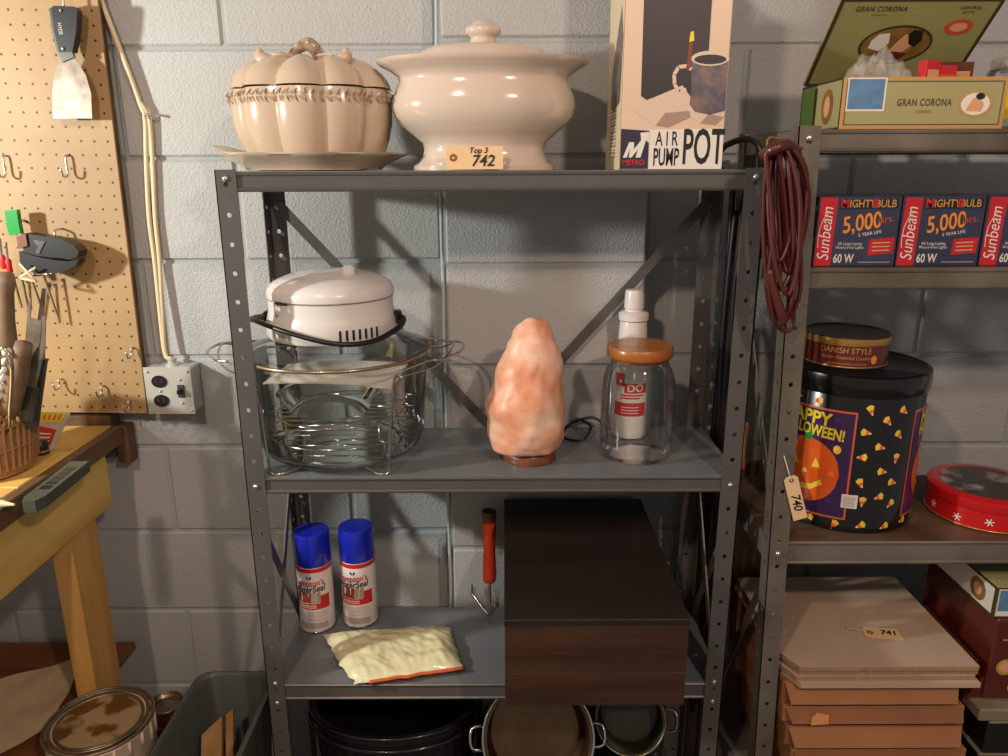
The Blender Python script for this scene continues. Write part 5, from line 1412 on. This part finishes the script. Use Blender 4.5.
# right of the stack: dark frames, a grey slab, a maroon cigar chest and a cigar box
M['mar2'] = mat('maroon_lacquer_chest', (92, 34, 26), .35, noise_s=8, noise_a=.2, coat=.3)
M['slab'] = mat('grey_green_slab', (132, 122, 96), .5, noise_s=8, noise_a=.15)
for i in range(3):
    t = thing('picture_frame', ('dark glass picture frame with pale edge lying lowest beside the cardboard', 'dark glass picture frame with pale edge lying in the middle of three', 'dark glass picture frame lying directly under the grey slab')[i], 'picture frame', (1.06, 1.3, .3008 + i * .077), 'stacked picture frames')
    z0 = .3008 + i * .077; x0 = .888 + .004 * i
    bb = MB(); bb.bbox((x0, 1.19 - .006 * i, z0), (1.25, 1.46, z0 + .070), .003); bb.build('case', 'black', t)
    bb = MB(); bb.bbox((x0 - .001, 1.185 - .006 * i, z0 + .0705), (1.252, 1.462, z0 + .0765), .002); bb.build('pale_edge', 'slab', t)
zz0 = .3008 + 3 * .077
bb = MB(); bb.bbox((.872, 1.172, zz0), (1.27, 1.47, zz0 + .026), .003)
tag(bb.build('flat_slab', 'slab'), 'grey green slab under the maroon chest beside the cardboard stack', 'slab')
z0 = zz0 + .0265; MX0 = .892; zt2 = .728
mc = thing('cigar_chest', 'maroon lacquered chest with gold round emblem on the grey slab', 'chest', (1.02, 1.3, z0))
bb = MB(); bb.bbox((MX0, 1.20, z0), (1.17, 1.43, zt2), .003); bb.build('body', 'mar2', mc)
bb = MB(); bb.prism([(0, 0), (-.028, 0), (-.004, .045), (0, .045)], (1, 0, 0), (0, 0, 1), (MX0 - .0005, 1.205, z0), (0, .22, 0)); bb.build('base_moulding', 'mar2', mc)
o_ = Vector((MX0, 1.20, z0))
cpoly('emblem', 'gold', ell(.030, .070, .017, .017, 24), .0006, o_, a0, a1, mc); cpoly('emblem', 'skin', ell(.030, .070, .012, .012, 24), .0009, o_, a0, a1, mc)
cpoly('gold_line', 'gold', [(.016, .126), (.20, .126), (.20, .129), (.016, .129)], .0006, o_, a0, a1, mc)
cpoly('emblem', 'skin', ell(.058, .026, .017, .014, 20), .0006, o_, a0, a1, mc)
cpoly('gold_line', 'gold', [(.20, .060), (.003, .060), (.003, .0615), (.20, .0615)], .0006, Vector((MX0, 1.43, z0)), Vector((0, -1, 0)), a1, mc)
cg = thing('cigar_box', 'closed pale cigar box with oval emblem lying on the maroon chest', 'cigar box', (1.0, 1.3, zt2))
gx = .884; gz0 = zt2 + .0006; gz1 = gz0 + .062
bb = MB(); bb.bbox((gx, 1.205, gz0), (1.13, 1.42, gz1), .002); bb.build('body', 'sage', cg)
so2 = Vector((gx, 1.42, gz0)); sd = Vector((0, -1, 0))
frame('side_border', 'dkbrown', .215, .062, 0, .005, .0006, so2, sd, a1, cg)
cpoly('side_label', 'paper', [(.006, .006), (.209, .006), (.209, .056), (.006, .056)], .0004, so2, sd, a1, cg)
cpoly('side_oval', 'oval', ell(.165, .031, .023, .022, 24), .0008, so2, sd, a1, cg); cpoly('side_oval', 'skin', ell(.165, .031, .012, .012, 20), .0011, so2, sd, a1, cg)
fo2 = Vector((gx, 1.205, gz0))
frame('front_border', 'dkbrown', .246, .062, 0, .003, .0006, fo2, a0, a1, cg)
cpoly('front_label', 'paper', [(.004, .004), (.24, .004), (.24, .058), (.004, .058)], .0004, fo2, a0, a1, cg)
cpoly('tax_stamp', 'lblue', [(.006, .014), (.065, .014), (.065, .056), (.006, .056)], .0008, fo2, a0, a1, cg)
# ================================================================== cords between the racks
M['redcord'] = mat('red_cord', (80, 25, 20), .4, coat=.2)
M['greencord'] = mat('dark_green_cord', (40, 66, 56), .4)
M['brasscord'] = mat('orange_cord', (150, 84, 34), .45)
top = PY(784, 150, 1.165)
rc = thing('red_cord_coil', 'coil of dark red electrical cord hung between the two shelving units', 'cord', top - Vector((0, 0, .25)))
rnd = random.Random(11)
loops = [((770, 152), (764, 220), (770, 285), (784, 318), (798, 280), (800, 200), (788, 150)), ((776, 148), (770, 200), (776, 262), (786, 296), (796, 262), (808, 196), (800, 158)), ((768, 156), (774, 230), (768, 280), (776, 326), (790, 310), (786, 230), (780, 156)),
         ((782, 146), (778, 190), (782, 250), (790, 274), (796, 240), (792, 180), (786, 148)), ((772, 150), (768, 190), (772, 236), (780, 262), (790, 230), (794, 170), (784, 150)), ((790, 150), (804, 166), (811, 200), (802, 238), (792, 262), (786, 220), (782, 160))]
for k in range(5):
    lp0 = loops[k]; loops.append(tuple((u + rnd.uniform(-5, 5), v + rnd.uniform(-6, 14) * (v > 170)) for u, v in lp0))
for k, lp2 in enumerate(loops):
    pts = [PY(u + rnd.uniform(-2, 2), v, 1.150 + .010 * math.sin(k * 2.1 + i) + .0022 * k) for i, (u, v) in enumerate(lp2)]
    bb = MB(); bb.tube(pts, .0036, 7, closed=True, smooth=6); bb.build('loop', 'redcord', rc, smooth=True)
bb = MB(); bb.tube([PY(770, 270, 1.15), PY(776, 295, 1.148), PY(782, 316, 1.147), PY(783, 326, 1.147)], [.005, .006, .0075, .004], 8, smooth=4); bb.build('plug_end', 'redcord', rc, smooth=True)
bb = MB(); bb.tube([PY(764, 156, 1.16), PY(776, 150, 1.14), PY(788, 146, 1.15), PY(797, 156, 1.17)], .009, 8, smooth=4); bb.build('wrap_turn', 'redcord', rc, smooth=True)
bb = MB(); bb.tube([PY(768, 150, 1.16), PY(772, 138, 1.17), Vector((RX0 + .004, RY0 - .003, 1.545))], .0014, 6, smooth=3); bb.build('tie_wire', 'tingold', rc, smooth=True)
def cord(label, pts, r, m):
    b = MB(); b.tube(pts, r, 7, smooth=6)
    return tag(b.build('hanging_cord', m, None, smooth=True), label, 'cord')
xg = .437
cord('black cable arching from the carton down between the shelving units', [Vector((.385, 1.46, 1.520)), Vector((.395, 1.40, 1.555)), Vector((.425, 1.34, 1.560)), Vector((xg, 1.33, 1.50)), Vector((xg, 1.36, 1.30)), Vector((xg + .002, 1.35, .95)), Vector((xg, 1.36, .6))], .0055, 'black')
cord('dark green cord hanging straight between the shelving units', [Vector((xg + .002, 1.30, 1.47)), Vector((xg, 1.305, 1.35)), Vector((xg - .002, 1.30, 1.15)), Vector((xg, 1.31, .86))], .004, 'greencord')
cord('thin red cord hanging behind the dark corner post', [Vector((xg, 1.40, 1.48)), Vector((xg - .004, 1.40, 1.34)), Vector((xg + .004, 1.38, 1.22)), Vector((xg, 1.40, 1.05))], .003, 'redcord')
cord('orange tipped cord hanging low between the shelving units', [Vector((xg, 1.29, 1.075)), Vector((xg - .001, 1.292, 1.03)), Vector((xg, 1.29, .985))], .0035, 'brasscord')
cord('thick black cord hanging down to the floor behind the post', [Vector((xg + .006, 1.43, 1.46)), Vector((xg + .004, 1.45, 1.1)), Vector((xg, 1.42, .7)), Vector((xg + .004, 1.44, .35)), Vector((xg, 1.42, .01))], .007, 'black')
for i, (lb, y0, zt_, zb_, rr) in enumerate((('black cord looped closest to the rear of the gap', 1.485, 1.49, .30, .006), ('black cord hanging beside the thin red cord', 1.415, 1.47, .95, .005), ('black flat cord hanging against the rear post', 1.465, 1.44, .55, .007), ('dark cord hanging just behind the front post', 1.321, 1.46, .92, .0045), ('dark tangled cord hanging in the middle of the gap', 1.375, 1.49, .62, .006))):
    cord(lb, [Vector((xg + .003 * math.sin(k * 1.7 + i), y0 + .003 * math.sin(k * 2.3 + i * 2), zt_ + (zb_ - zt_) * k / 6)) for k in range(7)], rr, 'black' if i < 3 else 'greencord')
# dark plank leaning in the gap
bb = MB(); bb.bbox((.432, 1.525, 0), (.62, 1.548, .90), .003)
tag(bb.build('leaning_board', 'wood_b'), 'dark brown board standing against the wall behind the racks', 'board')
